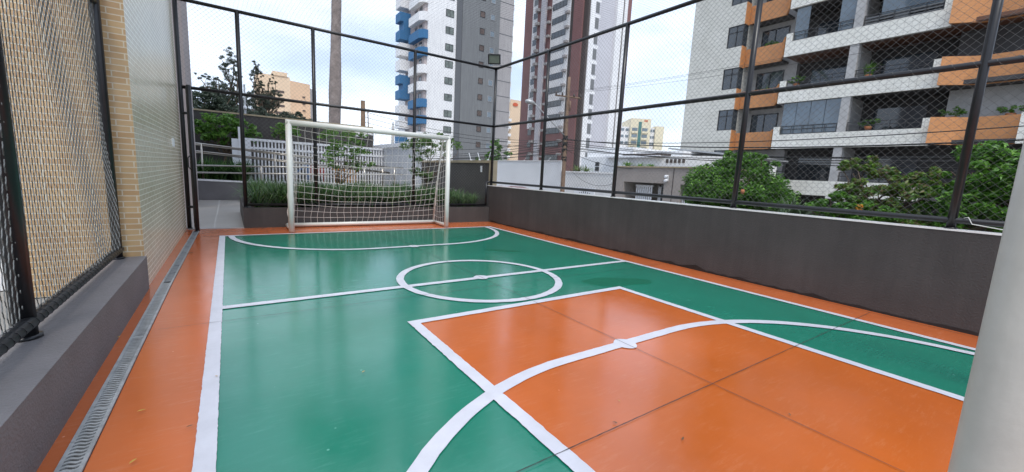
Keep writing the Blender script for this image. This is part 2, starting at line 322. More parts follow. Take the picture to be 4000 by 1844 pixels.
def leaves(name, C, size, m, parent=None, aspect=2.2, updown=0.4, fold=0.25, kind=None):
    """leaf-shaped folded quads at centres C"""
    n = len(C); d = rng.normal(size=(n, 3)); d[:, 2] = d[:, 2]*updown-0.12; d /= np.linalg.norm(d, axis=1)[:, None]
    q = rng.normal(size=(n, 3)); q[:, 2] += 0.0; s = np.cross(d, q); s /= np.linalg.norm(s, axis=1)[:, None]; nn = np.cross(s, d)
    nn *= np.sign(nn[:, 2:3]+1e-9); s = np.cross(d, nn)
    L_ = (size*rng.uniform(0.6, 1.3, n))[:, None]; W = L_/aspect
    base = C-d*L_/2; tip = C+d*L_/2-nn*L_*0.1; a = C+s*W/2+nn*W*fold-d*L_*0.06; b = C-s*W/2+nn*W*fold-d*L_*0.06
    V = np.stack([base, a, tip, b], 1).reshape(-1, 3); i = np.arange(n)*4
    FI = np.stack([i, i+1, i+2, i, i+2, i+3], 1).ravel()
    return rawmesh(name, V, FI, np.full(2*n, 3), m, parent)
def clump_points(blobs, n, shell=0.45, clumps=60, cr=0.22):
    """points in leafy clumps spread through ellipsoids (cx,cy,cz,rx,ry,rz)"""
    vol = np.array([b[3]*b[4]*b[5] for b in blobs]); pr = vol/vol.sum(); out = []
    for b, p in zip(blobs, pr):
        k = max(3, int(clumps*p)); dirs = rng.normal(size=(k, 3)); dirs /= np.linalg.norm(dirs, axis=1)[:, None]
        rad = rng.uniform(shell, 1.0, k)**0.6
        cc = np.array(b[:3])+dirs*rad[:, None]*np.array(b[3:6])
        per = int(n*p/k)+1; rr = cr*rng.uniform(0.6, 1.5, k)*min(b[3:6])*1.3
        g = rng.normal(size=(k, per, 3)); g /= np.linalg.norm(g, axis=2, keepdims=True); g *= rng.uniform(0.2, 1, (k, per, 1))**0.5
        g[..., 2] *= 0.6
        out.append((cc[:, None, :]+g*rr[:, None, None]).reshape(-1, 3))
    return np.concatenate(out), None
def branch(mb, p0, p1, r0, r1, seg=5, wob=0.05):
    p0 = np.array(p0, float); p1 = np.array(p1, float); Lh = np.linalg.norm(p1-p0)
    P = [p0+(p1-p0)*t+(rng.normal(size=3)*wob*Lh*(0 if t in (0, 1) else 1)) for t in np.linspace(0, 1, seg)]
    mb.tube(P, np.linspace(r0, r1, seg), 7)
def tree(name, label, cat, base, blobs, nleaf, lsize, lm, trunk_r=0.12, clumps=60, cr=0.22, group=None, fork=None, limbs=10, aspect=2.2, updown=0.5, bark='bark', shell=0.45):
    t = thing(name, label, cat, base, group)
    mb = MB(); fork = fork or (base[0], base[1], base[2]+(min(b[2] for b in blobs)-base[2])*0.7)
    branch(mb, base, fork, trunk_r, trunk_r*0.75)
    for i in range(limbs):
        b = blobs[i % len(blobs)]; d = rng.normal(size=3); d /= np.linalg.norm(d)
        e = np.array(b[:3])+d*np.array(b[3:6])*0.7; branch(mb, fork, e, trunk_r*0.5, trunk_r*0.1, 6, 0.06)
    mb.build('trunk', M[bark], t)
    C, _ = clump_points(blobs, nleaf, clumps=clumps, cr=cr, shell=shell)
    leaves('crown', C, lsize, lm, t, aspect=aspect, updown=updown)
    return t

# ------------------------------------------------------------------ setting: ground, podium, court
W_, G_ = 2.6, 4.05
STREET = -1.2
g = MB(); g.box(-900, 900, -500, 1400, STREET-1.0, STREET-0.06); struct('ground', g, M['pave'])
g = MB(); g.box(7.2, 13.0, -60, 120, STREET-0.05, STREET+0.0); struct('road', g, M['asphalt'])
g = MB(); g.box(3.27, 7.2, -60, 120, STREET-0.05, STREET+0.13); struct('pavement', g, M['pave'])
g = MB(); g.box(13.0, 15.98, -60, 120, STREET-0.05, STREET+0.13); struct('pavement', g, M['pave'])
g = MB(); g.box(-3.5, 3.26, -9, 5.10, STREET-0.04, 0.0); struct('court_floor', g, M['orange_floor'])
g = MB(); g.box(-12, -3.505, -9, 5.10, STREET-0.04, -0.01); struct('side_ground', g, M['pave'])
g = MB(); g.box(-9, 3.28, 5.10, 11.7, STREET-0.04, -0.004); struct('path', g, M['tile_floor'])
g = MB(); g.box(-3.06, -2.235, 4.955, 5.097, 0.001, 0.012); struct('threshold', g, M['conc'])
g = MB(); g.box(-9, 3.28, 12.9, 40, STREET-0.04, 0.42); g.box(3.28, 3.9, 16.2, 40, STREET-0.04, 0.42); struct('terrace_ground', g, M['soil'])
def sheet(name, poly, z, m, jit=0.0):
    mb = MB(); mb.prism(poly, z-0.0028, z); return struct(name, mb, m)
def wob_edge(p0, p1, amp=0.004, step=0.05):
    p0 = np.array(p0, float); p1 = np.array(p1, float); Ls = np.linalg.norm(p1-p0); n = max(2, int(Ls/step)); d = (p1-p0)/Ls; nn = np.array([-d[1], d[0]])
    return [tuple(p0+(p1-p0)*i/n+nn*(rng.normal()*amp if 0 < i < n else 0)) for i in range(n)]
sheet('green_court_paint', [(-2.56, -4.02), (2.56, -4.02), (2.56, 4.02), (-2.56, 4.02)], 0.0032, M['green_floor'])
sheet('orange_key_paint', [(-1.24, -4.02), (1.24, -4.02), (1.24, -1.06), (-1.24, -1.06)], 0.0064, M['orange_key'])
def band(name, pts, width, z, amp=0.0012, closed=False):
    P = np.array(pts, float); n = len(P)
    T = (np.roll(P, -1, 0)-np.roll(P, 1, 0)) if closed else np.gradient(P, axis=0)
    T /= np.linalg.norm(T, axis=1)[:, None]; Nn = np.stack([-T[:, 1], T[:, 0]], 1)
    if not closed:
        pass
    wl = width/2+rng.normal(size=n)*amp; wr = width/2+rng.normal(size=n)*amp
    A = P+Nn*wl[:, None]; B = P-Nn*wr[:, None]; mb = MB()
    V = [(a[0], a[1], z) for a in A]+[(b[0], b[1], z) for b in B]
    rngi = range(n) if closed else range(n-1)
    mb.add(V, [(i, n+i, n+(i+1) % n, (i+1) % n) for i in rngi]); return mb
def straight(x0, y0, x1, y1, step=0.03):
    n = max(2, int(math.hypot(x1-x0, y1-y0)/step)); return [(x0+(x1-x0)*i/n, y0+(y1-y0)*i/n) for i in range(n+1)]
lines = MB()
def addband(pts, w, z, amp=0.0012, closed=False):
    b = band('', pts, w, z, amp, closed); lines.add(b.v, b.f)
addband(straight(-2.563, -4.09, -2.563, 4.05, 0.02), 0.078, 0.0096, 0.0009)
addband(straight(2.563, -4.09, 2.563, 4.05), 0.074, 0.0096)
addband(straight(-2.60, 4.02, 2.60, 4.02), 0.07, 0.0100)
addband(straight(-2.60, -4.05, 2.60, -4.05), 0.07, 0.0100)
addband(straight(-2.53, -0.02, 2.53, -0.02), 0.085, 0.0104)
addband([(0.93*math.cos(a), 0.93*math.sin(a)) for a in np.linspace(0, 2*math.pi, 120, endpoint=False)], 0.085, 0.0108, 0.002, True)
def arc(sgn):
    r = 1.84; c = 0.60
    pts = [(-c+r*math.cos(a), r*math.sin(a)) for a in np.linspace(math.pi, math.pi/2, 50)]+[(x, r) for x in np.linspace(-c, c, 30)][1:-1]+[(c+r*math.cos(a), r*math.sin(a)) for a in np.linspace(math.pi/2, 0, 50)]
    return [(x, sgn*(4.02-y)) for x, y in pts]
addband(arc(1), 0.085, 0.0112); addband(arc(-1), 0.085, 0.0112)
addband(straight(-1.242, -4.02, -1.242, -1.02), 0.08, 0.0116, 0.0015); addband(straight(1.242, -4.02, 1.242, -1.02), 0.08, 0.0116)
addband(straight(-1.282, -1.06, 1.282, -1.06), 0.08, 0.0120)
for (x, y) in ((0.0, 0.0), (0.0, 2.18), (0.0, -2.18)):
    poly = [(x+0.088*math.cos(a)*(1+0.06*math.sin(3*a)), y-0.01+0.088*math.sin(a)*(1+0.05*math.cos(4*a))) for a in np.linspace(0, 2*math.pi, 28, endpoint=False)]
    lines.add([(p[0], p[1], 0.0123) for p in poly], [tuple(range(28))])
struct('white_court_lines', lines, M['white_line'])
jt = MB()
jl = band('', straight(0.0, -7, 0.0, 4.9), 0.0042, 0.0138, 0.0004); jt.add(jl.v, jl.f)
for y in (-0.388, -2.879):
    jl = band('', straight(-2.9, y, 3.0, y), 0.0042, 0.0140, 0.0006); jt.add(jl.v, jl.f)
jl = band('', straight(3.045, -8, 3.045, 4.9), 0.007, 0.0016, 0.0008); jt.add(jl.v, jl.f)
struct('floor_joints', jt, M['joint'])
def blobpoly(cx, cy, rx, ry, rot, n=40, seed=0):
    rs = np.random.default_rng(seed); ph = rs.uniform(0, 6, 4); out = []
    for a in np.linspace(0, 2*math.pi, n, endpoint=False):
        k = 1+0.10*math.sin(2*a+ph[0])+0.07*math.sin(3*a+ph[1])+0.05*math.sin(5*a+ph[2])
        x, y = rx*k*math.cos(a), ry*k*math.sin(a); out.append((cx+x*math.cos(rot)-y*math.sin(rot), cy+x*math.sin(rot)+y*math.cos(rot)))
    return out
w1 = MB(); w1.prism(blobpoly(1.44, -0.84, 0.44, 0.20, R(-24), seed=3), 0.0034, 0.0052); tag(w1.build('wet_patch', M['wet']), 'darker green wet patch between the circle and the right sideline', 'puddle')
w1 = MB(); w1.prism(blobpoly(1.22, 1.36, 0.34, 0.09, R(-38), seed=5), 0.0034, 0.0052); tag(w1.build('wet_patch', M['wet']), 'thin streaky wet patch beyond the centre circle, near the far goal arc', 'puddle')

# ------------------------------------------------------------------ right court wall
t = thing('court_wall', 'long dark textured stucco wall with thin white top along the right side of the court', 'wall', (3.11, 0, 0))
b = MB(); b.box(3.11, 3.26, -9, 5.10, 0.0, 0.925); b.build('wall_body', M['stucco'], t)
b = MB(); b.box(3.104, 3.266, -9, 5.10, 0.925, 0.940); b.build('coping', M['coping'], t)
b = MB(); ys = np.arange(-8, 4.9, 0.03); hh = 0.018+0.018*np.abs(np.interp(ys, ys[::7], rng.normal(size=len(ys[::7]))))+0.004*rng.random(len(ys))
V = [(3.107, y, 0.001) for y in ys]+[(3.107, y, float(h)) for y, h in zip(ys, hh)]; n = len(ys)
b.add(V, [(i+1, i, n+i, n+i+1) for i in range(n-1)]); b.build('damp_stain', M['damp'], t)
# planter wall at the back
t = thing('planter_wall', 'low dark stucco planter wall behind the far goal', 'wall', (0, 4.96, 0))
b = MB(); b.box(-2.238, 3.104, 4.96, 5.095, 0.0, 0.381); b.box(-2.238, -2.10, 5.095, 8.0, 0.0, 0.381); b.box(-2.10, 3.1, 7.9, 8.0, 0, 0.381); b.build('wall_body', M['stucco'], t)
b = MB(); b.box(-2.10, 3.1, 5.096, 7.9, 0.0, 0.33); b.build('soil', M['soil'], t)
# bench wall left
t = thing('kerb_wall', 'low grey stucco wall under the left fence beside the drain', 'wall', (-3.1, 0, 0))
b = MB(); b.box(-3.37, -3.10, -9, 0.925, 0.0, 0.312); b.build('wall_body', M['stucco_bench'], t)
# ------------------------------------------------------------------ brick building left
t = thing('brick_building', 'glazed yellow brick building rising along the left side of the court', 'building', (-3.1, 1, 0))
def skew(y): return -3.116+0.030*(y-0.93)/4.1
b = MB(); b.add([(skew(0.93), 0.93, 0), (skew(5.0), 5.0, 0), (skew(5.0), 5.0, 22), (skew(0.93), 0.93, 22)], [(0, 1, 2, 3)]); 
b.add([(skew(5.0), 5.0, 0), (-5.2, 5.0, 0), (-5.2, 5.0, 22), (skew(5.0), 5.0, 22)], [(0, 1, 2, 3)]); b.build('side_wall', M['brick_side'], t)
b = MB(); b.add([(skew(0.93), 0.93, 0), (skew(0.93), 0.93, 22), (-3.93, 0.93, 22), (-3.93, 0.93, 0)], [(0, 1, 2, 3)])
b.add([(-3.93, 0.93, 0), (-3.93, 0.93, 22), (-3.93, 5.0, 22), (-3.93, 5.0, 0)], [(0, 1, 2, 3)]); b.build('front_wall', M['brick'], t)
b = MB(); b.box(-3.095, -3.075, 3.76, 3.86, 1.40, 1.52); b.build('outlet_plate', M['pvc'], t)
t = thing('rear_tower', 'beige rendered building corner beyond the gate', 'building', (-6, 9, 0))
b = MB(); b.box(-12, -3.20, 9, 11.2, 0, 24); b.build('wall', M['gt_pink'], t)
t = thing('pale_outbuilding', 'pale painted wall seen left of the brick building through the fence', 'building', (-5, 3, 0))
b = MB(); b.box(-12, -4.05, 1.3, 4, 0, 6); b.build('wall', M['white_wall'], t)

# ------------------------------------------------------------------ drain
t = thing('floor_drain', 'narrow grey slotted drain channel set along the left edge of the orange floor', 'drain', (-3.0, 0, 0))
def dx(y): return -3.040+0.012*(y+2)/3 if y < 1 else -3.028+0.045*(y-1)/3.5
b = MB()
for x0, x1, z in ((-0.002, 0.088, 0.0022),):
    pts = np.arange(-6, 4.9, 0.25)
    V = [(dx(y)+x0, y, z) for y in pts]+[(dx(y)+x1, y, z) for y in pts]; n = len(pts); b.add(V, [(i, n+i, n+i+1, i+1) for i in range(n-1)])
b.build('channel', M['drain_dark'], t)
for x0, x1 in ((0.0, 0.015), (0.071, 0.086)):
    b = MB()
    pts = np.arange(-6, 4.9, 0.25)
    for i in range(len(pts)-1):
        y0, y1 = pts[i], pts[i+1]-0.003
        V = [(dx(y0)+x0, y0, 0.003), (dx(y0)+x1, y0, 0.003), (dx(y1)+x1, y1, 0.003), (dx(y1)+x0, y1, 0.003)]
        V += [(p[0], p[1], 0.011) for p in V]; b.add(V, [(4, 5, 6, 7), (0, 1, 5, 4), (1, 2, 6, 5), (2, 3, 7, 6), (3, 0, 4, 7)])
    b.build('side_rail', M['drain'], t)
b = MB(); y = -5.9
while y < 1.05:
    if (y*2) % 1 < 0.03: wbar = 0.03
    else: wbar = 0.0130
    V = []
    for k in range(9):
        s = k/8; xx = dx(y)+0.013+0.060*s; yy = y+0.007*math.sin(s*2*math.pi); V += [(xx, yy, 0.0102), (xx, yy+wbar, 0.0102)]
    V2 = [(a, c, 0.004) for a, c, _ in V]; nn = len(V)
    Fs = [(2*k, 2*k+2, 2*k+3, 2*k+1) for k in range(8)]+[(nn+2*k, nn+2*k+2, 2*k+2, 2*k) for k in range(8)]+[(2*k+1, 2*k+3, nn+2*k+3, nn+2*k+1) for k in range(8)]
    b.add(V+V2, Fs); y += 0.0270 if wbar < 0.02 else 0.044
b.build('slotted_grate', M['drain'], t)
y = 1.1; 
while y < 4.6:
    Lh = random.uniform(0.34, 0.52); b = MB(); a0 = dx(y)+0.017; 
    b.add([(a0, y, 0.009), (a0+0.052, y, 0.009), (a0+0.052+0.004, y+Lh-0.03, 0.009), (a0+0.004, y+Lh-0.03, 0.009), (a0, y, 0.003), (a0+0.052, y, 0.003), (a0+0.056, y+Lh-0.03, 0.003), (a0+0.004, y+Lh-0.03, 0.003)], [(0, 1, 2, 3), (4, 5, 1, 0), (5, 6, 2, 1), (6, 7, 3, 2), (7, 4, 0, 3)])
    b.build('cover_slab', M['slab'], t); y += Lh

# ------------------------------------------------------------------ fences
PR = 0.034
def post(t, x, y, z0, z1, r=PR):
    b = MB(); b.tube([(x, y, z0), (x, y, (z0+z1)/2), (x, y, z1)], r, 12); b.tube([(x, y, z0-0.004 if z0 > 0.05 else z0), (x, y, z0+0.012)], r*1.35, 12); return b.build('post', M['black'], t)
def rail(t, p0, p1, r=0.029):
    b = MB(); p0 = np.array(p0, float); p1 = np.array(p1, float); b.tube([p0, (p0+p1)/2, p1], r, 12); return b.build('rail', M['black'], t)
ZT, ZM = 3.83, 2.43
sx = 3.185
t = thing('court_fence', 'tall black pipe fence with grey chain-link mesh standing on the dark wall on the right', 'fence', (sx, 0, 0.94))
for y in (2.947, 0.885, -1.245, -3.295, -5.35): post(t, sx, y, 0.941, ZT)
for z in (ZT, ZM, 1.022): rail(t, (sx, 5.03, z), (sx, -8.0, z), 0.030 if z > 1.5 else 0.027)
chainlink('mesh', (sx-0.0, 5.0, 0), (0, -1, 0), 12.9, 1.03, ZT, 0.075, 0.0019, M['wire'], t, (1, 0, 0))
# tie-wire curls on the mid rail
b = MB(); q = np.arange(0, 78, 0.2)
b.tube([(sx+0.034*math.cos(k*6.283), 4.95-0.14*k, ZM+0.034*math.sin(k*6.283)+0.006*math.sin(k*2.1)) for k in q], 0.0019, 4)
b.build('tie_wire', M['wire'], t)
b = MB(); b.tube([(sx-0.02, -3.37, 1.05), (sx-0.04, -3.40, 1.06), (sx-0.03, -3.43, 1.0), (sx-0.05, -3.7, 0.965), (sx-0.05, -3.95, 0.945)], 0.004, 5); b.build('white_strap', M['goal'], t)
# back fence
by = 5.03; xl = -3.045
t = thing('rear_fence', 'tall black pipe fence with chain-link mesh behind the far goal', 'fence', (0, by, 0))
post(t, xl, by, 0.012, ZT+0.0, 0.033); post(t, -2.196, by, 0.385, ZT); post(t, -0.982, by, 0.385, ZT); post(t, 1.078, by, 0.385, ZT); post(t, sx, by, 0.942, ZT)
rail(t, (xl, by, ZT), (sx, by, ZT), 0.030); rail(t, (xl, by, ZM), (sx, by, ZM), 0.028); rail(t, (-2.196, by, 0.437), (3.035, by, 0.437), 0.027)
rail(t, (3.035, by, 0.437), (3.035, by, 1.022), 0.027); rail(t, (3.035, by, 1.022), (sx, by, 1.022), 0.027)
chainlink('mesh', (-2.18, by, 0), (1, 0, 0), 5.2, 0.45, ZM, 0.075, 0.0019, M['wire'], t, (0, 1, 0))
chainlink('mesh', (xl, by, 0), (1, 0, 0), 6.2, ZM, ZT, 0.075, 0.0019, M['wire'], t, (0, 1, 0))
# gate leaf, open towards the court
t = thing('gate', 'narrow black gate leaf standing open against the brick wall', 'gate', (xl+0.05, 4.98, 0))
e0 = np.array([-2.955, 4.975, 0]); e1 = np.array([-2.912, 4.57, 0])
b = MB()
for e, r in ((e0, 0.022), (e1, 0.032)):
    b.tube([e+(0, 0, 0.03), e+(0, 0, 1.2), e+(0, 0, 2.41)], r, 12)
for z in (0.10, 1.2, 2.30): b.tube([e0+(0, 0, z), (e0+e1)/2+(0, 0, z), e1+(0, 0, z)], 0.02, 8)
b.build('leaf_frame', M['black'], t)
b = MB(); b.tube([e1+(-0.02, -0.04, 1.05), e1+(-0.06, -0.05, 1.10), e1+(-0.06, -0.05, 1.25), e1+(-0.02, -0.04, 1.3)], 0.009, 8); b.build('handle', M['black'], t)
b = MB()
for z in (0.4, 2.0): b.tube([(xl, 5.02, z), ((xl-2.955)/2, 4.99, z), (-2.955, 4.975, z)], 0.022, 8)
b.each('hinge', M['black'], t)
dv = (e1-e0)/np.linalg.norm(e1-e0); chainlink('mesh', tuple(e0), tuple(dv), float(np.linalg.norm(e1-e0)), 0.12, 2.3, 0.075, 0.0019, M['wire'], t, (dv[1], -dv[0], 0))
# left fence
lx = -3.288
t = thing('left_fence', 'black pipe fence with close galvanised chain-link mesh on the low wall at left', 'fence', (lx, 0, 0.312))
post(t, lx, 0.865, 0.316, ZT+0.05, 0.036); post(t, lx-0.01, -1.16, 0.316, ZT, 0.045); post(t, lx, -3.2, 0.316, ZT)
rail(t, (lx+0.01, 0.90, 0.395), (lx+0.01, -7.0, 0.395), 0.033); rail(t, (lx, 0.90, 2.475), (lx, -7.0, 2.475), 0.028); rail(t, (lx, 0.90, ZT), (lx, -7, ZT), 0.03)
def loopmesh(parent):
    pitch = 0.080; h = pitch/2; K = int(7.6/h); S = int(2.07/h)
    k = np.arange(K)[:, None]; s = np.arange(S+1)[None, :]; side = (k+s) % 2
    u = 0.80-(k*h+side*h)+0*s; z = 0.40+s*h+0*k
    U = []; Z = []; Wn = []
    for j in range(S):
        u0, u1 = u[:, j], u[:, j+1]; z0, z1 = z[:, j], z[:, j+1]; sg = np.where(side[:, j] == 1, 1.0, -1.0)
        for q, e in ((0.0, 0.0), (0.10, 0.02), (0.4, 0.4), (0.6, 0.6), (0.90, 0.98)):
            U.append(u0+(u1-u0)*e); Z.append(z0+(z1-z0)*q); Wn.append(sg*0.005*math.cos(math.pi*q))
    U = np.stack(U, 1); Z = np.stack(Z, 1); Wn = np.stack(Wn, 1)
    g = np.clip((U-0.35)/0.5, 0, 1)          # the mesh bunches up and bellies out near the far post
    bulge = 0.012*np.sin(U*2.3+1)*np.sin(Z*2.0)+0.006*np.sin(U*7+Z*3)+0.02*g*np.sin(Z*2.6)
    U2 = U+0.008*np.sin(Z*3.1+U*2)-0.02*g*np.sin(Z*5.0+1)
    P = np.stack([lx+0.012+Wn+bulge, U2, Z], -1)
    return wires('mesh', P, 0.0025, 4, M['wire_near'], parent, up=(1, 0, 0))
loopmesh(t)
b = MB(); q = np.arange(0, 50, 0.1)
b.tube([(lx+0.01+0.0335*math.cos(k*6.283), 0.84-0.072*k-0.008*math.sin(k*1.3), 0.395+0.0335*math.sin(k*6.283)) for k in q], 0.0017, 4)
b.build('lacing', M['black'], t)
chainlink('mesh', (lx, 0.84, 0), (0, -1, 0), 5.0, 2.475, ZT, 0.075, 0.0020, M['wire_near'], t, (1, 0, 0))
# ceiling net
t = thing('roof_net', 'fine black square netting stretched over the top of the court fences', 'net', (0, 0, ZT))
xs = np.arange(-3.25, 3.18, 0.062); ysn = np.arange(-7.9, 5.03, 0.062)
def nz(x, y): return ZT-0.015-0.16*np.sin(math.pi*(x+3.25)/6.43)*(0.75+0.25*np.sin(y*0.8))*np.sin(math.pi*np.clip((y+8)/13.03, 0, 1))**0.5
sy = np.linspace(-7.9, 5.02, 60); A = np.stack(np.broadcast_arrays(xs[:, None]+0.02*np.sin(sy[None, :]*2+xs[:, None]*3), sy[None, :]), -1); Z = nz(A[..., 0], A[..., 1]); P1 = np.concatenate([A, Z[..., None]], -1)
wires('strands', P1, 0.0008, 3, M['twine'], t)
sxn = np.linspace(-3.25, 3.17, 40); A = np.stack(np.broadcast_arrays(sxn[None, :], ysn[:, None]+0.02*np.sin(sxn[None, :]*2+ysn[:, None]*3)), -1); Z = nz(A[..., 0], A[..., 1]); P2 = np.concatenate([A, Z[..., None]], -1)
wires('strands', P2, 0.0008, 3, M['twine'], t)
# floodlight
t = thing('floodlight', 'black square LED floodlight on top of the far corner fence post', 'light', (sx, by, ZT+0.03))
cxx, cyy, czz = sx-0.10, by-0.06, ZT+0.20
fl = Vector((-0.62, -0.70, -0.30)).normalized(); rt = Vector((0.75, -0.66, 0)).normalized(); rt = (rt-fl*rt.dot(fl)).normalized(); upv = rt.cross(fl).normalized()
if upv.z < 0: upv = -upv
def obox(mb, c, a, bb, cc, ha, hb, hc, mi=0):
    c = Vector(c); V = []
    for sz in (-1, 1):
        for sy_, sx_ in ((-1, -1), (-1, 1), (1, 1), (1, -1)): V.append(tuple(c+a*ha*sx_+bb*hb*sy_+cc*hc*sz))
    mb.add(V, [(0, 3, 2, 1), (4, 5, 6, 7), (0, 1, 5, 4), (1, 2, 6, 5), (2, 3, 7, 6), (3, 0, 4, 7)], mi)
c0 = Vector((cxx, cyy, czz))
b = MB(); obox(b, c0-fl*0.02, rt, upv, fl, 0.155, 0.115, 0.022)
for k in range(7): obox(b, c0-fl*0.055+rt*(-0.12+0.04*k), rt, upv, fl, 0.004, 0.09, 0.015)
for s in (-1, 1): obox(b, c0+fl*0.006+rt*0.142*s, rt, upv, fl, 0.013, 0.115, 0.01); obox(b, c0+fl*0.006+upv*0.102*s, rt, upv, fl, 0.129, 0.013, 0.01)
b.build('housing', M['black'], t)
b = MB(); obox(b, c0+fl*0.005, rt, upv, fl, 0.128, 0.088, 0.003); b.build('lens', M['lampglass'], t)
b = MB(); obox(b, Vector((sx-0.06, by-0.03, ZT+0.045)), rt, Vector((0, 0, 1)), fl, 0.15, 0.012, 0.02); b.tube([(sx, by, ZT), (sx-0.03, by-0.02, ZT+0.05)], 0.02, 8); b.build('bracket', M['conc'], t)

# ------------------------------------------------------------------ goals
M['goal_shaded'] = mat('shaded_white_goal_paint', (0.52, 0.49, 0.43), 0.38, 0.10, 7, bscale=60, bstr=0.06)  # goal white darkened: the near post's shade is put into the colour
def make_goal(label, y0, sgn, paint='goal'):
    t = thing('football_goal', label, 'goal', (0, y0, 0)); r = 0.05; H = 2.0; D = 0.66; xw = 1.535
    for x in (-xw, xw):
        b = MB(); b.tube([(x, y0, 0.013), (x, y0, 0.6), (x, y0, H-r*0.2)], r, 20); b.build('post', M[paint], t)
    b = MB(); b.tube([(-xw-r*0.9, y0, H-r), (0, y0, H-r), (xw+r*0.9, y0, H-r)], r, 20); b.build('crossbar', M[paint], t)
    yb = y0+sgn*D
    b = MB(); b.tube([(-xw, yb, 0.055), (0, yb, 0.055), (xw, yb, 0.055)], 0.038, 14)
    for x in (-xw, xw): b.tube([(x, y0, 0.055), (x, (y0+yb)/2, 0.055), (x, yb, 0.055)], 0.034, 14)
    b.build('base_frame', M[paint], t)
    prof = [(0.0, H-0.06), (0.10, H-0.045), (0.18, H-0.06), (0.24, H-0.13), (0.29, H-0.3), (D*0.72, 1.0), (D, 0.06)]
    for x in (-xw+0.03, xw-0.03):
        b = MB(); b.tube([(x, y0+sgn*p[0], p[1]) for p in prof], 0.016, 8); b.build('stanchion', M[paint], t)
    # net: back sheet following the stanchion profile with sag, and side sheets
    pa = np.array(prof); d = np.concatenate([[0], np.cumsum(np.linalg.norm(np.diff(pa, axis=0), axis=1))]); tot = d[-1]
    def sheetpt(u, s):
        yy = np.interp(s*tot, d, pa[:, 0]); zz = np.interp(s*tot, d, pa[:, 1])
        env = np.sin(math.pi*u)**0.8*np.sin(math.pi*np.clip(s, 0, 1))**0.7
        ph = 0.012*np.sin(19*u+7*s)+0.008*np.sin(31*s+11*u)
        x = -xw+0.04+(2*xw-0.08)*u+ph*1.0
        return np.stack([x, y0+sgn*(yy-0.10*env*np.sin(math.pi*s)+0.02*np.sin(9*u+5*s)*env), zz-0.20*env*(1-s*0.55)+0.6*ph*env], -1)
    nr, nc = 17, 25; uu = np.linspace(0, 1, 76); ss = np.linspace(0, 1, 52)
    Pr = np.stack([sheetpt(uu, np.full_like(uu, q)) for q in np.linspace(0.0, 0.985, nr)]); Pc = np.stack([sheetpt(np.full_like(ss, q), ss*0.985) for q in np.linspace(0, 1, nc)])
    K = bpy.data.objects
    o1 = wires('net', Pr, 0.0029, 4, M['cord'], t); o2 = wires('net', Pc, 0.0029, 4, M['cord'], t, up=(1, 0, 0))
    for x, s_ in ((-xw, 1), (xw, -1)):
        rows = []; cols = []
        for q in np.linspace(0.04, 0.94, 15):
            z = H*(1-q); depth = np.interp(z, pa[::-1, 1], pa[::-1, 0]); k = np.linspace(0, 1, 16)
            rows.append(np.stack([x+s_*(0.03+0.09*np.sin(math.pi*k)*math.sin(math.pi*q)), y0+sgn*depth*k, z-0.09*np.sin(math.pi*k)*(1-q*0.5)+0*k], -1))
        rows = np.array(rows); o = wires('net', rows, 0.0027, 4, M['cord'], t)
        for fr in np.linspace(0, 1, 7):
            idx = fr*15; i0 = int(min(14, idx)); fr2 = idx-i0; cols.append(rows[:, i0, :]*(1-fr2)+rows[:, i0+1, :]*fr2)
        wires('net', np.array(cols), 0.0027, 4, M['cord'], t, up=(1, 0, 0))
    # gathered net tied to the rear stanchions and laced to the base bar
    b = MB(); n = 120; xx = np.linspace(-xw+0.05, xw-0.05, n)
    b.tube([(xx[i], yb+0.040*math.cos(i*1.9)*sgn, 0.056+0.043*math.sin(i*1.9)) for i in range(n)], 0.003, 4)
    for x in (-xw+0.015, xw-0.02):
        pts = [(x+0.012*math.sin(q*41), y0+sgn*(np.interp(q*tot, d, pa[:, 0])+0.012*math.cos(q*37)), np.interp(q*tot, d, pa[:, 1])) for q in np.linspace(0.12, 1, 70)]
        b.tube(pts, 0.0075 if x < 0 else 0.004, 5)
    b.build('net_lacing', M['cord'], t)
    return t
make_goal('white tubular football goal with net at the far end of the court', 4.19, 1)
make_goal('near football goal whose thick white post fills the right edge', -4.075, -1, 'goal_shaded')

# ------------------------------------------------------------------ planting bed behind far goal
def straps(name, centres, blades, hgt, m, width=0.022, parent=None, spread=0.45):
    Vs = []; n = 0; rows = []
    for (x, y, z, sc_) in centres:
        k = int(blades*sc_); az = rng.uniform(0, 2*math.pi, k); hh = hgt*sc_*rng.uniform(0.65, 1.15, k); out = spread*rng.uniform(0.2, 1.1, k)*hh/0.6
        dirx = np.cos(az); diry = np.sin(az); px = -diry; py = dirx
        for s in (0, 0.35, 0.7, 1.0):
            w = width*(1 if s < 0.5 else (0.8 if s < 0.9 else 0.1))/2; ox = x+dirx*(0.03+out*s**1.7); oy = y+diry*(0.03+out*s**1.7); oz = z+hh*(s-0.45*s**3*out/hgt/0.6*rng.uniform(0.3, 1.3, k))
            rows.append(np.stack([np.stack([ox-px*w, oy-py*w, oz], -1), np.stack([ox+px*w, oy+py*w, oz], -1)], 1))
        blk = np.stack(rows[-4:], 1).reshape(k, 8, 3); rows = rows[:-4]; Vs.append(blk)
    V = np.concatenate(Vs); K = len(V); i = (np.arange(K)*8)[:, None]
    q = np.concatenate([np.stack([i+2*j, i+2*j+1, i+2*j+3, i+2*j+2], -1) for j in range(3)], 1).reshape(-1, 4)
    return rawmesh(name, V.reshape(-1, 3), q.ravel(), np.full(len(q), 4), m, parent)
cs = [(rng.uniform(-2.0, 2.95), rng.uniform(5.22, 7.7), 0.33, rng.uniform(0.75, 1.15)) for _ in range(170)]
cs = [(x, y, z, s*(1.0 if x < 2.0 else 0.8)) for x, y, z, s in cs]
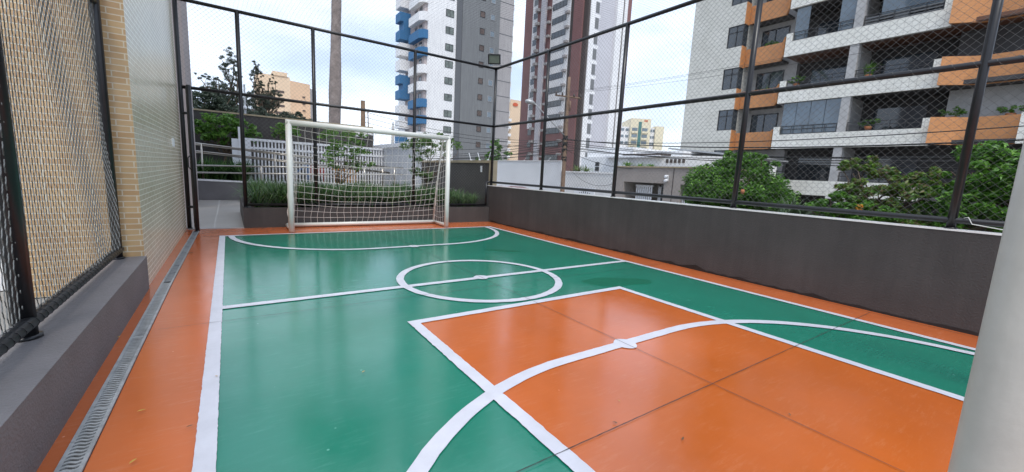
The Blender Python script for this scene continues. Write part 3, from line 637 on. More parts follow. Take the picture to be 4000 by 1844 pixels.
o = straps('strap_leaf_bed', cs, 110, 0.60, LM['strap'], 0.016, None, 0.6); tag(o, 'dense dark green strap-leaved planting filling the bed behind the goal', 'plants', kind='stuff')
b = MB()
for (x, y, z) in ((-1.75, 5.25, 0.62), (2.45, 5.9, 0.78), (2.55, 5.8, 0.75)):
    tt = thing('white_flower', {-1.75: 'white flower among the strap leaves left of the far goal', 2.45: 'white flower among the leaves right of the goal, the upper of two', 2.55: 'white flower among the leaves right of the goal, the lower of two'}[x], 'flower', (x, y, z))
    mb = MB()
    for k in range(6):
        a = k*math.pi/3; mb.add([(x, y, z), (x+0.025*math.cos(a-0.4), y+0.025*math.sin(a-0.4), z+0.012), (x+0.05*math.cos(a), y+0.05*math.sin(a), z+0.004), (x+0.025*math.cos(a+0.4), y+0.025*math.sin(a+0.4), z+0.012)], [(0, 1, 2, 3)])
    mb.build('petals', M['petal'], tt); mb = MB(); mb.tube([(x, y, z), (x+0.02, y, z-0.2), (x, y+0.02, 0.33)], 0.003, 4); mb.build('stem', LM['strap'], tt)
# shrubs in and beyond the bed
tree('shrub', 'slender leafy shrub seen through the middle of the goal net', 'shrub', (0.25, 8.6, 0.0), [(0.35, 8.6, 2.05, 0.62, 0.5, 0.33), (0.15, 8.6, 1.35, 0.35, 0.35, 0.5), (0.8, 8.7, 1.5, 0.45, 0.35, 0.35)], 1100, 0.12, LM['bright'], 0.025, 50, 0.32, limbs=12, fork=(0.22, 8.6, 0.7))
tree('frangipani', 'small open-branched tree with drooping leaves behind the right goal post', 'tree', (2.30, 7.2, 0.33), [(2.05, 7.1, 1.85, 0.42, 0.4, 0.38), (2.55, 7.2, 2.15, 0.35, 0.35, 0.2), (3.0, 7.0, 1.88, 0.36, 0.3, 0.24), (2.2, 7.3, 1.25, 0.3, 0.3, 0.35)], 900, 0.15, LM['pale'], 0.035, 45, 0.33, limbs=14, fork=(2.32, 7.2, 0.9), aspect=3)
tree('shrub', 'bright green spreading shrub against the dark wall beyond the gate', 'shrub', (-2.5, 14.9, 0.4), [(-3.1, 14.9, 2.35, 0.55, 0.45, 0.28), (-2.6, 14.8, 2.65, 0.5, 0.4, 0.35), (-1.95, 14.9, 2.4, 0.45, 0.4, 0.3), (-2.6, 14.8, 2.1, 0.8, 0.4, 0.25), (-1.5, 14.8, 2.2, 0.25, 0.25, 0.35)], 1900, 0.17, LM['bright'], 0.05, 70, 0.4, limbs=14, fork=(-2.5, 14.9, 1.4))
tree('shrub', 'pale green bush top left of the goal, against the dark wall', 'shrub', (-0.5, 15.0, 0.4), [(-0.5, 15.0, 2.5, 0.5, 0.35, 0.3)], 350, 0.16, LM['bright'], 0.04, 30, 0.4, limbs=6)
cs = [(rng.uniform(-3.8, -1.9), rng.uniform(13.5, 14.4), 0.45, rng.uniform(0.8, 1.2)) for _ in range(34)]
o = straps('terrace_bed', cs, 60, 0.85, LM['strap'], 0.04); tag(o, 'dark green strap-leaved ground cover on the terrace below the bright shrub', 'plants', kind='stuff')

# ------------------------------------------------------------------ ramp, railings, terrace walls
t = thing('ramp', 'grey stucco wheelchair ramp wall with pale coping beyond the gate', 'ramp', (0, 11.7, 0))
b = MB(); b.add([(-6, 11.7, 0), (3.2, 11.7, 0), (3.2, 11.7, 0.42), (-3.24, 11.7, 0.585), (-6, 11.7, 0.60), (-6, 12.9, 0), (3.2, 12.9, 0), (3.2, 12.9, 0.42), (-3.24, 12.9, 0.585), (-6, 12.9, 0.60)], [(0, 1, 2, 3, 4), (5, 9, 8, 7, 6), (4, 3, 8, 9), (3, 2, 7, 8), (1, 6, 7, 2)]); b.build('wall_body', M['stucco_bench'], t)
b = MB()
b.add([(-6, 11.68, 0.602), (-3.24, 11.68, 0.587), (3.2, 11.68, 0.422), (3.2, 11.68, 0.47), (-3.24, 11.68, 0.635), (-6, 11.68, 0.65), (-6, 11.85, 0.602), (-3.24, 11.85, 0.587), (3.2, 11.85, 0.422), (3.2, 11.85, 0.47), (-3.24, 11.85, 0.635), (-6, 11.85, 0.65)], [(0, 1, 4, 5), (1, 2, 3, 4), (5, 4, 10, 11), (4, 3, 9, 10)]); b.build('coping', M['coping'], t)
t = thing('handrail', 'pair of stainless steel rails in front, rising gently towards the right', 'handrail', (0, 11.8, 0.6))
for zl, zr in ((1.03, 1.29), (0.82, 1.03)):
    b = MB(); b.tube([(-3.6, 11.8, zl), (-0.5, 11.8, zl*0.5+zr*0.5-0.03), (3.0, 11.8, zr), (3.25, 11.8, zr)], 0.024, 8); b.build('rail', M['steel'], t)
for x, z1 in ((-1.55, 1.1), (0.1, 1.14), (1.75, 1.22), (2.9, 1.28)):
    b = MB(); b.tube([(x, 11.8, 0.5), (x, 11.8, z1)], 0.03, 8); b.build('baluster', M['steel'], t)
t = thing('handrail', 'steel rails of the rear ramp flight, sloping down towards the right', 'handrail', (0, 13.2, 0.6))
for zl, zr in ((1.79, 1.28), (1.74, 1.24), (1.53, 1.06), (1.48, 1.02)):
    b = MB(); b.tube([(-3.8, 13.3, zl), (0, 13.3, (zl+zr)/2), (3.2, 13.3, zr+0.02)], 0.022, 8); b.build('rail', M['steel'], t)
for x, z1 in ((-3.15, 1.75), (-1.02, 1.56), (1.1, 1.42), (2.9, 1.3)):
    b = MB(); b.tube([(x, 13.3, 0.42), (x, 13.3, z1)], 0.03, 8); b.build('baluster', M['steel'], t)
# slat fence
t = thing('slat_fence', 'white vertical slat fence behind the handrails, seen through the goal', 'fence', (0, 14.5, 0.42))
b = MB()
for i in range(45):
    x = -1.62+i*0.1175; b.box(x, x+0.055, 14.5, 14.53, 0.47, 2.03)
b.build('slats', M['pvc'], t)
b = MB(); b.box(-1.9, 3.58, 14.47, 14.56, 2.02, 2.11); b.box(-1.7, 3.5, 14.475, 14.555, 1.72, 1.80); b.box(-1.7, 3.5, 14.475, 14.555, 0.44, 0.53); b.each('rail', M['pvc'], t)
for x in (-1.9, 3.44): b = MB(); b.box(x, x+0.2, 14.46, 14.57, 0.42, 2.10); b.build('post', M['pvc'], t)
t = thing('gate_post', 'taller white post and panel at the left end of the slat fence', 'post', (-2.0, 14.4, 0.42))
b = MB(); b.box(-2.09, -1.99, 14.3, 14.4, 0.42, 2.48); b.build('post', M['pvc'], t)
b = MB(); b.box(-2.30, -2.09, 14.35, 14.38, 0.46, 2.05); b.build('panel', M['pvc'], t)
# toys
t = thing('play_slide', 'blue plastic play slide glimpsed behind the slats at left of the goal', 'toy', (-0.2, 15.4, 0.42))
b = MB(); b.add([(-0.6, 15.2, 0.45), (-0.6, 15.6, 0.45), (0.3, 15.6, 1.25), (0.3, 15.2, 1.25), (-0.6, 15.2, 0.40), (-0.6, 15.6, 0.40), (0.3, 15.6, 1.20), (0.3, 15.2, 1.20)], [(0, 3, 2, 1), (4, 5, 6, 7), (0, 4, 7, 3), (1, 2, 6, 5)]); b.build('chute', M['plblue'], t)
b = MB(); b.box(0.3, 0.36, 15.2, 15.6, 0.42, 1.3); b.build('ladder', M['plblue'], t)
t = thing('toy_bench', 'red plastic play bench glimpsed behind the slats', 'toy', (0.7, 15.3, 0.42))
b = MB(); b.box(0.4, 1.05, 15.25, 15.6, 0.80, 0.87); b.build('seat', M['plred'], t); b = MB(); b.box(0.4, 1.05, 15.6, 15.65, 0.87, 1.2); b.build('backrest', M['plred'], t); b = MB(); b.box(0.45, 0.52, 15.3, 15.55, 0.42, 0.8); b.build('leg', M['plred'], t); b = MB(); b.box(0.93, 1.0, 15.3, 15.55, 0.42, 0.8); b.build('leg', M['plred'], t)
t = thing('play_fence', 'low orange-yellow play barrier with slots behind the white slats', 'toy', (1.8, 15.2, 0.42))
b = MB()
for k in range(8): b.box(1.35+k*0.13, 1.42+k*0.13, 15.2, 15.24, 0.45, 1.05)
b.box(1.3, 2.4, 15.18, 15.26, 1.05, 1.15); b.box(1.3, 2.4, 15.18, 15.26, 0.42, 0.5); b.build('panel', M['plyel'], t)
# dark terrace wall + white wall + side parapet
t = thing('terrace_wall', 'high dark grey wall with pale coping closing the terrace at the back', 'wall', (0, 16, 0))
b = MB(); b.box(-9, 3.29, 16.0, 16.2, 0.42, 3.07); b.build('wall_body', M['stucco'], t); b = MB(); b.box(-9, 3.27, 15.97, 16.23, 3.07, 3.13); b.build('coping', M['coping_beige'], t)
for x in (2.42, 2.75):
    q = thing('junction_box', 'small white box on the dark wall, %s' % ('left of the two' if x < 2.5 else 'beside the camera'), 'box', (x, 15.9, 2.7)); b = MB(); b.box(x, x+0.2, 15.88, 15.998, 2.63, 2.85); b.build('case', M['pvc'], q); b = MB(); b.box(x+0.02, x+0.18, 15.872, 15.879, 2.65, 2.83); b.build('lid', M['offwhite'], q)
q = thing('security_camera', 'small white security camera beside the boxes on the dark wall', 'camera', (3.1, 15.9, 2.75)); b = MB(); b.tube([(3.1, 15.99, 2.78), (3.1, 15.9, 2.76)], 0.02, 8); b.build('bracket', M['pvc'], q); b = MB(); b.tube([(2.98, 15.86, 2.79), (3.2, 15.8, 2.76)], 0.045, 10); b.build('housing', M['pvc'], q); b = MB(); b.tube([(3.2, 15.8, 2.76), (3.215, 15.796, 2.758)], 0.03, 8); b.build('lens', M['black'], q)
t = thing('white_wall', 'white panelled wall with overhanging cap beyond the dark parapet', 'wall', (3.3, 12, 0))
b = MB(); b.box(3.3, 3.45, 10.05, 15.96, 0.42, 2.12); b.build('wall_body', M['ribbed'], t); b = MB(); b.box(3.24, 3.5, 10.0, 15.96, 2.12, 2.28); b.build('cap', M['pvc'], t)
b = MB(); b.box(3.26, 3.298, 10.6, 10.9, 0.5, 1.95); b.build('pilaster', M['pvc'], t)
t = thing('parapet_wall', 'dark grey wall edged with beige trim behind the far right fence corner', 'wall', (3.3, 7.5, 0))
b = MB(); b.box(3.30, 3.44, 5.32, 9.99, -0.5, 1.52); b.build('wall_body', M['stucco'], t); b = MB(); b.box(3.27, 3.47, 5.32, 9.99, 1.52, 1.59); b.build('coping', M['coping_beige'], t); b = MB(); b.box(3.27, 3.47, 5.22, 5.315, -0.5, 1.59); b.build('end_trim', M['coping_beige'], t)
b = MB(); b.box(3.285, 3.299, 5.72, 5.80, 1.27, 1.44); b.build('switch_plate', M['pvc'], t)
t = thing('mast', 'thin galvanised mast standing behind the dark terrace wall', 'mast', (-1.75, 17, 0.4)); b = MB(); b.tube([(-1.75, 16.9, 0.42), (-1.75, 16.9, 4.4)], 0.035, 8); b.build('pole', M['lampgrey'], t); b = MB(); b.tube([(-1.75, 16.88, 3.5), (-1.75, 16.8, 3.4)], 0.06, 8); b.build('fitting', M['pvc'], t)
# razor wire brackets on parapet (white V sticks)
def spike(x, y, z, dx_, lab):
    q = thing('wire_bracket', lab, 'bracket', (x, y, z), 'white wire brackets on the walls'); b = MB(); b.tube([(x, y, z), (x, y+dx_, z+0.22)], 0.010, 6); b.build('arm', M['pvc'], q); b = MB(); b.tube([(x, y, z-0.02), (x, y, z+0.03)], 0.035, 8); b.build('foot', M['pvc'], q)
spike(3.37, 5.55, 1.585, -0.12, 'short white slanted bracket on the dark parapet, nearest the corner post'); spike(3.37, 6.0, 1.585, 0.12, 'short white slanted bracket on the dark parapet, middle of three'); spike(3.37, 6.5, 1.585, 0.14, 'short white slanted bracket on the dark parapet, farthest from the corner post')

# ------------------------------------------------------------------ palm, trees beyond
t = thing('palm_tree', 'tall grey royal palm trunk rising out of the frame behind the goal', 'palm tree', (2.45, 20.3, 0.4))
b = MB(); zz = np.linspace(0.4, 13.5, 60); rad = 0.30-0.075*(zz-0.4)/13+0.05*np.exp(-((zz-5.2)/1.6)**2)+0.006*np.sin(zz*24)
b.tube([(2.46+0.028*(z-3.6), 20.45, z) for z in zz], rad, 16); b.build('trunk', M['palmtrunk'], t)
b = MB(); b.tube([(2.74, 20.45, 13.4), (2.76, 20.45, 14.6), (2.78, 20.45, 17.0)], [0.24, 0.2, 0.1], 12); b.build('crownshaft', LM['bright'], t)
V = []; FI = []; nb = 0
for k in range(17):
    az = k*2.4; Lf = 3.6+0.5*math.sin(k); el = 0.9-1.5*((k % 5)/4)
    pts = []
    for s in np.linspace(0, 1, 26): pts.append((2.78+math.cos(az)*Lf*s*math.cos(el*0.5), 20.45+math.sin(az)*Lf*s*math.cos(el*0.5), 17.0+Lf*(math.sin(el)*s-0.95*s*s)))
    for i, p in enumerate(pts[3:], 3):
        s = i/25; ll = 0.65*math.sin(math.pi*min(1, s*0.9+0.1))+0.1
        for sd_ in (-1, 1):
            for kk in (0, 1):
                px, py = -math.sin(az)*sd_, math.cos(az)*sd_; q = np.array(p)+np.array([math.cos(az), math.sin(az), 0])*kk*0.07
                V += [tuple(q), tuple(q+np.array([px*ll*0.5+0.02*math.cos(az), py*ll*0.5, -ll*0.35])), tuple(q+np.array([px*ll*0.75+math.cos(az)*0.12, py*ll*0.75+math.sin(az)*0.12, -ll*0.9])), tuple(q+np.array([math.cos(az)*0.05, math.sin(az)*0.05, 0.0]))]; FI += [nb, nb+1, nb+2, nb+3]; nb += 4
rawmesh('fronds', V, FI, [4]*(nb//4), LM['bright'], t)
tree('casuarina', 'tallest feathery dark tree behind the terrace wall, left of the peach building', 'tree', (-1.9, 44, STREET), [(-1.9, 44, 9.6, 0.9, 0.9, 2.2), (-3.6, 44.2, 8.6, 1.3, 0.7, 0.5), (-2.5, 44, 7.6, 1.7, 1.2, 1.0), (-1.5, 43.6, 6.4, 1.6, 1.4, 1.2), (-3.2, 43.8, 6.9, 1.2, 1.0, 0.7)], 15000, 0.20, LM['dark'], 0.2, 330, 0.15, limbs=40, aspect=6, updown=1.2, shell=0.2)
tree('casuarina', 'narrow feathery dark tree to the right of the tallest casuarina', 'tree', (0.5, 43, STREET), [(0.2, 43, 9.0, 0.6, 0.6, 2.0), (1.4, 43, 8.6, 0.4, 0.4, 1.3), (0.6, 43, 7.2, 1.6, 1.0, 1.0), (1.6, 42.6, 7.2, 0.6, 0.6, 1.1)], 10000, 0.20, LM['dark'], 0.18, 260, 0.15, limbs=34, aspect=6, updown=1.2, shell=0.2)
tree('broadleaf_tree', 'dense dark green tree at the left end above the terrace wall', 'tree', (-4.0, 36, STREET), [(-4.3, 36, 5.2, 1.7, 1.4, 1.3), (-3.3, 36, 5.9, 1.2, 1.0, 0.8), (-2.3, 36, 4.8, 1.5, 1.2, 1.0), (-5.2, 36, 4.2, 0.9, 1.0, 0.6)], 9000, 0.22, LM['dark'], 0.2, 170, 0.24, limbs=16, aspect=2.5)
tree('broadleaf_tree', 'low green tree at the foot of the peach building', 'tree', (0.9, 34, STREET), [(0.3, 34, 4.4, 1.3, 1.2, 0.9), (1.9, 34, 4.6, 1.5, 1.2, 0.8), (3.0, 34, 3.9, 0.9, 1.0, 0.6), (-0.6, 34, 4.9, 0.9, 0.9, 0.7)], 6500, 0.22, LM['dark'], 0.18, 130, 0.25, limbs=16, aspect=2.5)

# ------------------------------------------------------------------ towers
def win(parent, face, a, z, w, h, p, fm='frame', gm='glass', bars=1):
    """window on face 'y' (facing -Y, a = x, p = y plane) or 'x' (facing -X, a = y, p = x plane)"""
    def bx(mb, a0, a1, z0, z1, d0, d1):
        if face == 'y': mb.box(a0, a1, p-d1, p-d0, z0, z1)
        else: mb.box(p-d1, p-d0, a0, a1, z0, z1)
    f = MB(); e = 0.05*max(1, w/1.6); bx(f, a, a+w, z, z+e, 0.0, 0.07); bx(f, a, a+w, z+h-e, z+h, 0.0, 0.07); bx(f, a, a+e, z+e, z+h-e, 0.0, 0.07); bx(f, a+w-e, a+w, z+e, z+h-e, 0, 0.07)
    for k in range(bars): c = a+w*(k+1)/(bars+1); bx(f, c-e/2, c+e/2, z+e, z+h-e, 0, 0.065)
    o = f.build('window', M[fm], parent); g_ = MB(); bx(g_, a+e, a+w-e, z+e, z+h-e, 0.002, 0.02); g_.build('pane', M[gm], o); return o
M['curtain'] = mat('curtained_window_glass', (0.13, 0.15, 0.13), 0.15, 0.6, 1.2, 0, 0.7)
M['shutter'] = mat('brown_shutter', (0.10, 0.07, 0.06), 0.6, 0.3, 2); M['paleglass'] = glassmat('pale_reflecting_glass', (0.16, 0.20, 0.23))
t = thing('grey_tower', 'white and grey apartment tower with blue and white balconies', 'building', (33, 63.8, STREET))
TB, TT = STREET, 62.0; yf = 63.8
b = MB(); b.box(25.7, 30.94, yf, yf+14, TB, TT); b.build('white_block', M['gt_white'], t)
b = MB(); b.box(30.95, 32.0, yf-0.15, yf+14, TB, TT); b.build('grey_band', M['gt_dgrey'], t)
b = MB(); b.box(32.0, 39.55, yf-0.25, yf+14, TB, TT); b.build('grey_block', M['gt_grey'], t)
b = MB(); b.box(39.55, 42.6, yf-0.1, yf+14, TB, TT); b.build('light_block', M['gt_lgrey'], t)
b = MB()
for k in range(22): b.box(39.55, 42.62, yf-0.12, yf-0.10, 2+k*2.75, 2.12+k*2.75)
b.each('floor_joint', M['gt_dgrey'], t)
b = MB()
for k in range(22): b.box(42.6, 43.1, yf+0.4, yf+2.2, 4.2+k*2.75, 5.2+k*2.75)
b.each('air_conditioner', M['gt_white'], t)
for k in range(21):
    zc = 14.02-2.75*3+2.75*k
    win(t, 'y', 28.95, zc-0.55, 1.5, 1.15, yf, gm='curtain')
    win(t, 'y', 35.45, 28.5-2.83*9+2.83*k+0.6-0.5, 0.95, 1.0, yf-0.25, gm='shutter', bars=0)
    win(t, 'y', 37.55, 28.5-2.83*9+2.83*k+0.6-0.5, 0.95, 1.0, yf-0.25, fm='gt_lgrey', gm='paleglass', bars=0)
b = MB(); b.box(25.25, 25.7, yf+0.1, yf+9, TB, TT); b.build('recess_wall', M['gt_pink'], t)
zt0 = 12.84
REAR = [(6.0, 1.5, 'gt_blue'), (8.6, 1.4, 'gt_white'), (11.3, 1.4, 'gt_white'), (13.8, 4.1, 'gt_blue'), (18.7, 1.8, 'gt_white'), (21.2, 2.1, 'gt_white'), (23.9, 4.5, 'gt_blue'), (29.2, 1.8, 'gt_white'), (31.9, 1.8, 'gt_white'), (34.6, 4.5, 'gt_blue'), (40, 1.8, 'gt_white')]
for k in range(-5, 17):
    zb = 14.6+2.75*k; c = 'gt_blue' if (k % 4 in (2, 3) and k >= -2) else 'gt_white'
    b = MB(); b.prism([(25.7, yf-0.3), (25.7, yf+5.1), (24.35, yf+5.1), (24.35, yf+0.5), (25.0, yf-0.3)], zb, zb+1.36)
    b.build('balcony', M[c], t)
    b = MB(); b.box(25.19, 25.25, yf+1.2, yf+2.3, zb+1.4, zb+2.5); b.box(25.19, 25.25, yf+3.4, yf+4.3, zb+1.4, zb+2.5); b.each('window', M['glass'], t)
for zb, hb, c in REAR:
    b = MB(); b.box(23.35, 25.25, yf+6.6, yf+9, zb, zb+hb)
    if hb > 3: b = MB(); b.box(23.35, 25.25, yf+6.6, yf+9, zb, zb+1.5); b.box(24.0, 25.25, yf+6.6, yf+9, zb+1.5, zb+hb-1.5); b.box(23.35, 25.25, yf+6.6, yf+9, zb+hb-1.5, zb+hb)
    b.build('rear_balcony', M[c], t)
# brown tower
t = thing('maroon_tower', 'tall white and maroon tower with air conditioners under its windows', 'building', (56, 60, STREET))
X0 = 55.3; Y0 = 57.6
b = MB(); b.box(X0+0.5, 66.3, Y0+0.5, 78.0, TB, 66); b.build('core', M['gt_white'], t)
def strip(y0, y1, m, d, nm, z0=TB, z1=66.0): b = MB(); b.box(X0-d, X0+0.5, y0, y1, z0, z1); b.build(nm, M[m], t)
strip(Y0-0.4, Y0+0.8, 'bt_dbrown', 0.0, 'dark_pier'); strip(Y0+0.8, 60.1+0.9, 'bt_brown', 0.35, 'maroon_pier'); strip(61.0, 62.2, 'bt_dbrown', 0.0, 'dark_pier')
strip(62.2, 68.2, 'gt_white', 0.05, 'window_bay', 10.6, 66); strip(68.2, 69.9, 'bt_brown', 0.0, 'maroon_strip'); strip(69.9, 71.4, 'bt_lilac', 0.5, 'grey_pilaster'); strip(71.4, 73.2, 'bt_brown', 0.0, 'maroon_strip')
strip(73.2, 75.0, 'gt_white', 0.03, 'narrow_window_bay', 12, 66); strip(75.0, 78, 'bt_brown', 0.0, 'maroon_end')
strip(62.2, 68.2, 'bt_brown', 0.05, 'maroon_base', TB, 10.6); strip(73.2, 75.0, 'bt_brown', 0.03, 'maroon_base', TB, 12)
ac = []
for k in range(22):
    zc = 16.0+2.80*(k-4)   # matches rows measured at the side face
    if zc < 0.5: continue
    b = MB(); b.box(X0-0.09, X0-0.05, 63.4, 67.9, zc, zc+1.25); o = b.build('window', M['frame'], t)
    b = MB()
    for q in range(4): b.box(X0-0.10, X0-0.09, 63.5+q*1.1, 64.45+q*1.1, zc+0.08, zc+1.17)
    b.each('pane', M['glass'], o)
    b = MB(); b.box(X0-0.06, X0-0.03, 73.25, 74.6, zc+0.1, zc+1.35); b.build('window', M['glass'], t)
    b = MB(); b.box(X0-0.75, X0-0.06, 62.3, 63.2, zc+1.0, zc+1.45); b.box(X0-0.7, X0-0.06, 68.3, 69.2, zc+0.6, zc+1.05); b.box(X0-0.8, X0-0.06, 72.0, 73.1, zc+1.15, zc+1.7); b.each('air_conditioner', M['gt_lgrey'], t)
def fr(x0, x1, m, d, nm, z0=TB, z1=66.0): b = MB(); b.box(x0, x1, Y0-d, Y0+0.5, z0, z1); return b.build(nm, M[m], t)
fr(X0+0.5, 58.4, 'gt_white', 0.6, 'front_pier'); fr(58.4, 63.0, 'bt_lilac', 0.1, 'front_recess'); fr(63.0, 64.7, 'gt_white', 0.6, 'front_pier'); fr(64.7, 65.1, 'bt_dbrown', 0.4, 'downpipe'); fr(65.1, 66.0, 'gt_white', 0.6, 'front_pier'); fr(66.0, 67.2, 'bt_brown', 0.5, 'maroon_edge')
for k in range(23):
    z1 = 17.9+2.84*(k-4)
    b = MB(); b.box(57.0, 58.45, Y0-0.615, Y0-0.595, z1-2.2, z1); b.build('slot_window', M['bt_lilac'], t)
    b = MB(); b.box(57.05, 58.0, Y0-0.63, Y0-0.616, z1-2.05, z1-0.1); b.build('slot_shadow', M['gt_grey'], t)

# distant buildings
def grid_windows(t, face, rows, nm='window', m='glass'):
    b = MB()
    for (a0, a1, z0, z1, p) in rows:
        if face == 'y': b.box(a0, a1, p-0.15, p-0.02, z0, z1)
        else: b.box(p-0.15, p-0.02, a0, a1, z0, z1)
    return b.build(nm, M[m], t)
t = thing('peach_building', 'distant peach apartment block beside the dark trees', 'building', (18, 212, STREET))
b = MB(); b.box(9.0, 22.0, 212, 230, TB, 39.5); b.box(15.2, 21.0, 211.6, 228, 39.5, 41.2); b.build('wall', M['peach'], t)
b = MB(); b.prism([(22, 212), (30.6, 215), (30.6, 230), (22, 230)], TB, 38.2); b.build('wall', M['peach2'], t)
b = MB(); b.prism([(30.6, 215), (33.9, 219), (33.9, 230), (30.6, 230)], TB, 36.5); b.build('wall', M['gt_lgrey'], t)
for k in range(8):
    z = 32.9-3.05*k; grid_windows(t, 'y', [(15.4, 19.6, z-0.6, z+0.35, 212)], m='shutter'); grid_windows(t, 'y', [(11.0, 12.1, z-0.3, z+0.4, 212)], m='shutter')
    b = MB(); yy = 212+3*(27.6-22)/8.6; b.box(27.1, 28.3, yy-0.35, yy, z-1.2, z-0.6); b.build('window', M['shutter'], t)
t = thing('low_peach_building', 'small peach rooftop building left of the palm trunk', 'building', (33, 200, STREET))
b = MB(); b.box(33.5, 44, 200, 215, TB, 17.2); b.box(33.5, 38, 199.5, 214, 17.2, 18.8); b.build('wall', M['peach2'], t); b = MB(); b.box(33.4, 44.1, 199.8, 215, 9.0, 11.5); b.build('band', M['gt_white'], t)
t = thing('balcony_tower', 'distant peach tower with an orange emblem and stacked balconies', 'building', (97, 142, STREET))
b = MB(); b.box(94.6, 102.5, 141, 156, TB, 32.0); b.build('wall', M['peach'], t)
b = MB(); b.box(89.5, 94.6, 143, 156, TB, 24.5); b.build('wall', M['cream'], t)
for k in range(8):
    b = MB(); b.box(93.0, 94.9, 140.2, 141.0, 2.0+3.0*k, 3.1+3.0*k); b.box(89.0, 93.2, 141.6, 143.0, 2.0+3.0*k, 3.0+3.0*k); b.each('balcony', M['gt_white'], t)
    grid_windows(t, 'y', [(90, 93.4, 0.2+3.0*k, 1.8+3*k, 143)])
b = MB()
vs = [(96.8+1.25*math.cos(a), 140.9, 30.0+0.85*math.sin(a)*(1 if math.sin(a) > 0 else 0.7)) for a in np.linspace(0, 2*math.pi, 20, endpoint=False)]
b.add(vs+[(v[0], 140.7, v[2]) for v in vs], [tuple(range(20)), tuple(range(20, 40))[::-1]]+[(i, (i+1) % 20, (i+1) % 20+20, i+20) for i in range(20)]); b.build('emblem', M['red'], t)
# hotel: faces the camera diagonal; built axis aligned to its own facade
t = thing('hotel_block', 'distant cream and white high-rise with a teal stripe and red sign', 'building', (123, 97, STREET))
_m = math
ang = _m.atan2(94.5-99.5, 127.0-119.8)
def rp(u, v): return (117.2+u*_m.cos(ang)-v*_m.sin(ang), 101.2+u*_m.sin(ang)+v*_m.cos(ang))
def rbox(mb, u0, u1, v0, v1, z0, z1): mb.prism([rp(u0, v0), rp(u1, v0), rp(u1, v1), rp(u0, v1)], z0, z1)
b = MB(); rbox(b, -4, 12.9, 1.2, 14, TB, 21.0); b.build('wing', M['gt_white'], t)
b = MB(); rbox(b, 3.5, 10.9, 0, 13, TB, 24.0); rbox(b, 12.9, 16.0, 0.4, 12, TB, 21.6); b.build('wall', M['cream'], t)
b = MB(); rbox(b, 6.4, 7.5, -0.15, 0, TB, 22.8); b.build('stripe', M['teal'], t)
for k in range(9):
    z = 19.8-2.35*k; b = MB()
    for u0, u1 in ((4.1, 6.1), (7.8, 9.8)): rbox(b, u0, u1, -0.1, 0, z-0.3, z+0.8)
    for u0, u1 in ((-3.6, -2.4), (-1.6, -0.4), (0.4, 1.5), (2.1, 3.2), (11.1, 11.9), (12.1, 12.8)): rbox(b, u0, u1, 1.1, 1.2, z-0.3, z+0.6)
    b.each('window', M['paleglass'], t)
    b = MB(); rbox(b, 4.0, 6.2, -0.5, -0.12, z-1.1, z-0.4); rbox(b, 7.7, 9.9, -0.5, -0.12, z-1.1, z-0.4); b.each('balcony', M['cream'], t)
b = MB()
for q in range(3): rbox(b, 8.4+q*0.45, 8.7+q*0.45, -0.1, 0, 22.9, 23.5)
b.each('sign_letter', M['red'], t)

# ------------------------------------------------------------------ right apartment building
t = thing('apartment_building', 'orange and cream tiled apartment building with deep balconies on the right', 'building', (27, 5, STREET))
NF = 7
b = MB(); b.box(27.4, 40, 13.04, 15.85, TB, 22); b.box(28.05, 40, 11.95, 13.04, TB, 22); b.box(27.4, 28.05, 11.95, 13.04, TB, 2.35)
for k in range(NF+1): b.box(27.4, 28.05, 11.95, 13.04, 2.35+1.44+2.86*(k-1) if k else 2.35, 5.21+2.86*(k-1))
b.build('tiled_block', M['tilewhite'], t)
for k in range(NF+1):
    z0 = 3.79+2.86*(k-1) if k else 2.35
    b = MB(); b.box(27.41, 28.0, 11.90, 11.948, z0, 5.21+2.86*(k-1)); b.build('corner_panel', M['orangepl'], t)
for k in range(NF):
    z0 = 2.35+2.86*k; zt_ = z0+1.44
    b = MB(); b.box(27.46, 27.5, 11.96, 13.02, z0, zt_); b.box(27.5, 28.03, 11.96, 12.0, z0, zt_); o = b.build('bay_window', M['glass'], t)
    b = MB()
    for y in (11.93, 12.40, 12.98): b.box(27.42, 27.455, y, y+0.05, z0, zt_)
    for z in (z0, z0+0.98, zt_-0.05): b.box(27.42, 27.455, 11.98, 12.98, z+0.001, z+0.045)
    b.build('frame', M['frame'], o)
# recess back wall and planters
b = MB(); b.box(29.2, 40, 9.0, 11.948, TB, 22); b.build('recess_wall', M['conc'], t)
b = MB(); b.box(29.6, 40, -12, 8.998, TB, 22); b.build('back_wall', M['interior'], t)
b = MB()
for k in range(-1, NF):
    zb = 3.86+2.86*k; b.prism([(27.15, 9.0), (28.1, 9.55), (28.1, 11.89), (28.0, 11.89), (28.0, 9.6), (27.02, 9.04)], zb, zb+1.17)
b.each('orange_planter', M['orangepl'], t)
b = MB()
for k in range(-1, NF):
    zb = 3.86+2.86*k; b.box(28.1, 29.199, 9.56, 11.88, zb+0.02, zb+0.15)
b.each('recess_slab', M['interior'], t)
for k in range(0, NF):
    win(t, 'x', 9.75, 5.15+2.86*k-0.1, 1.75, 1.35, 29.2, bars=1)
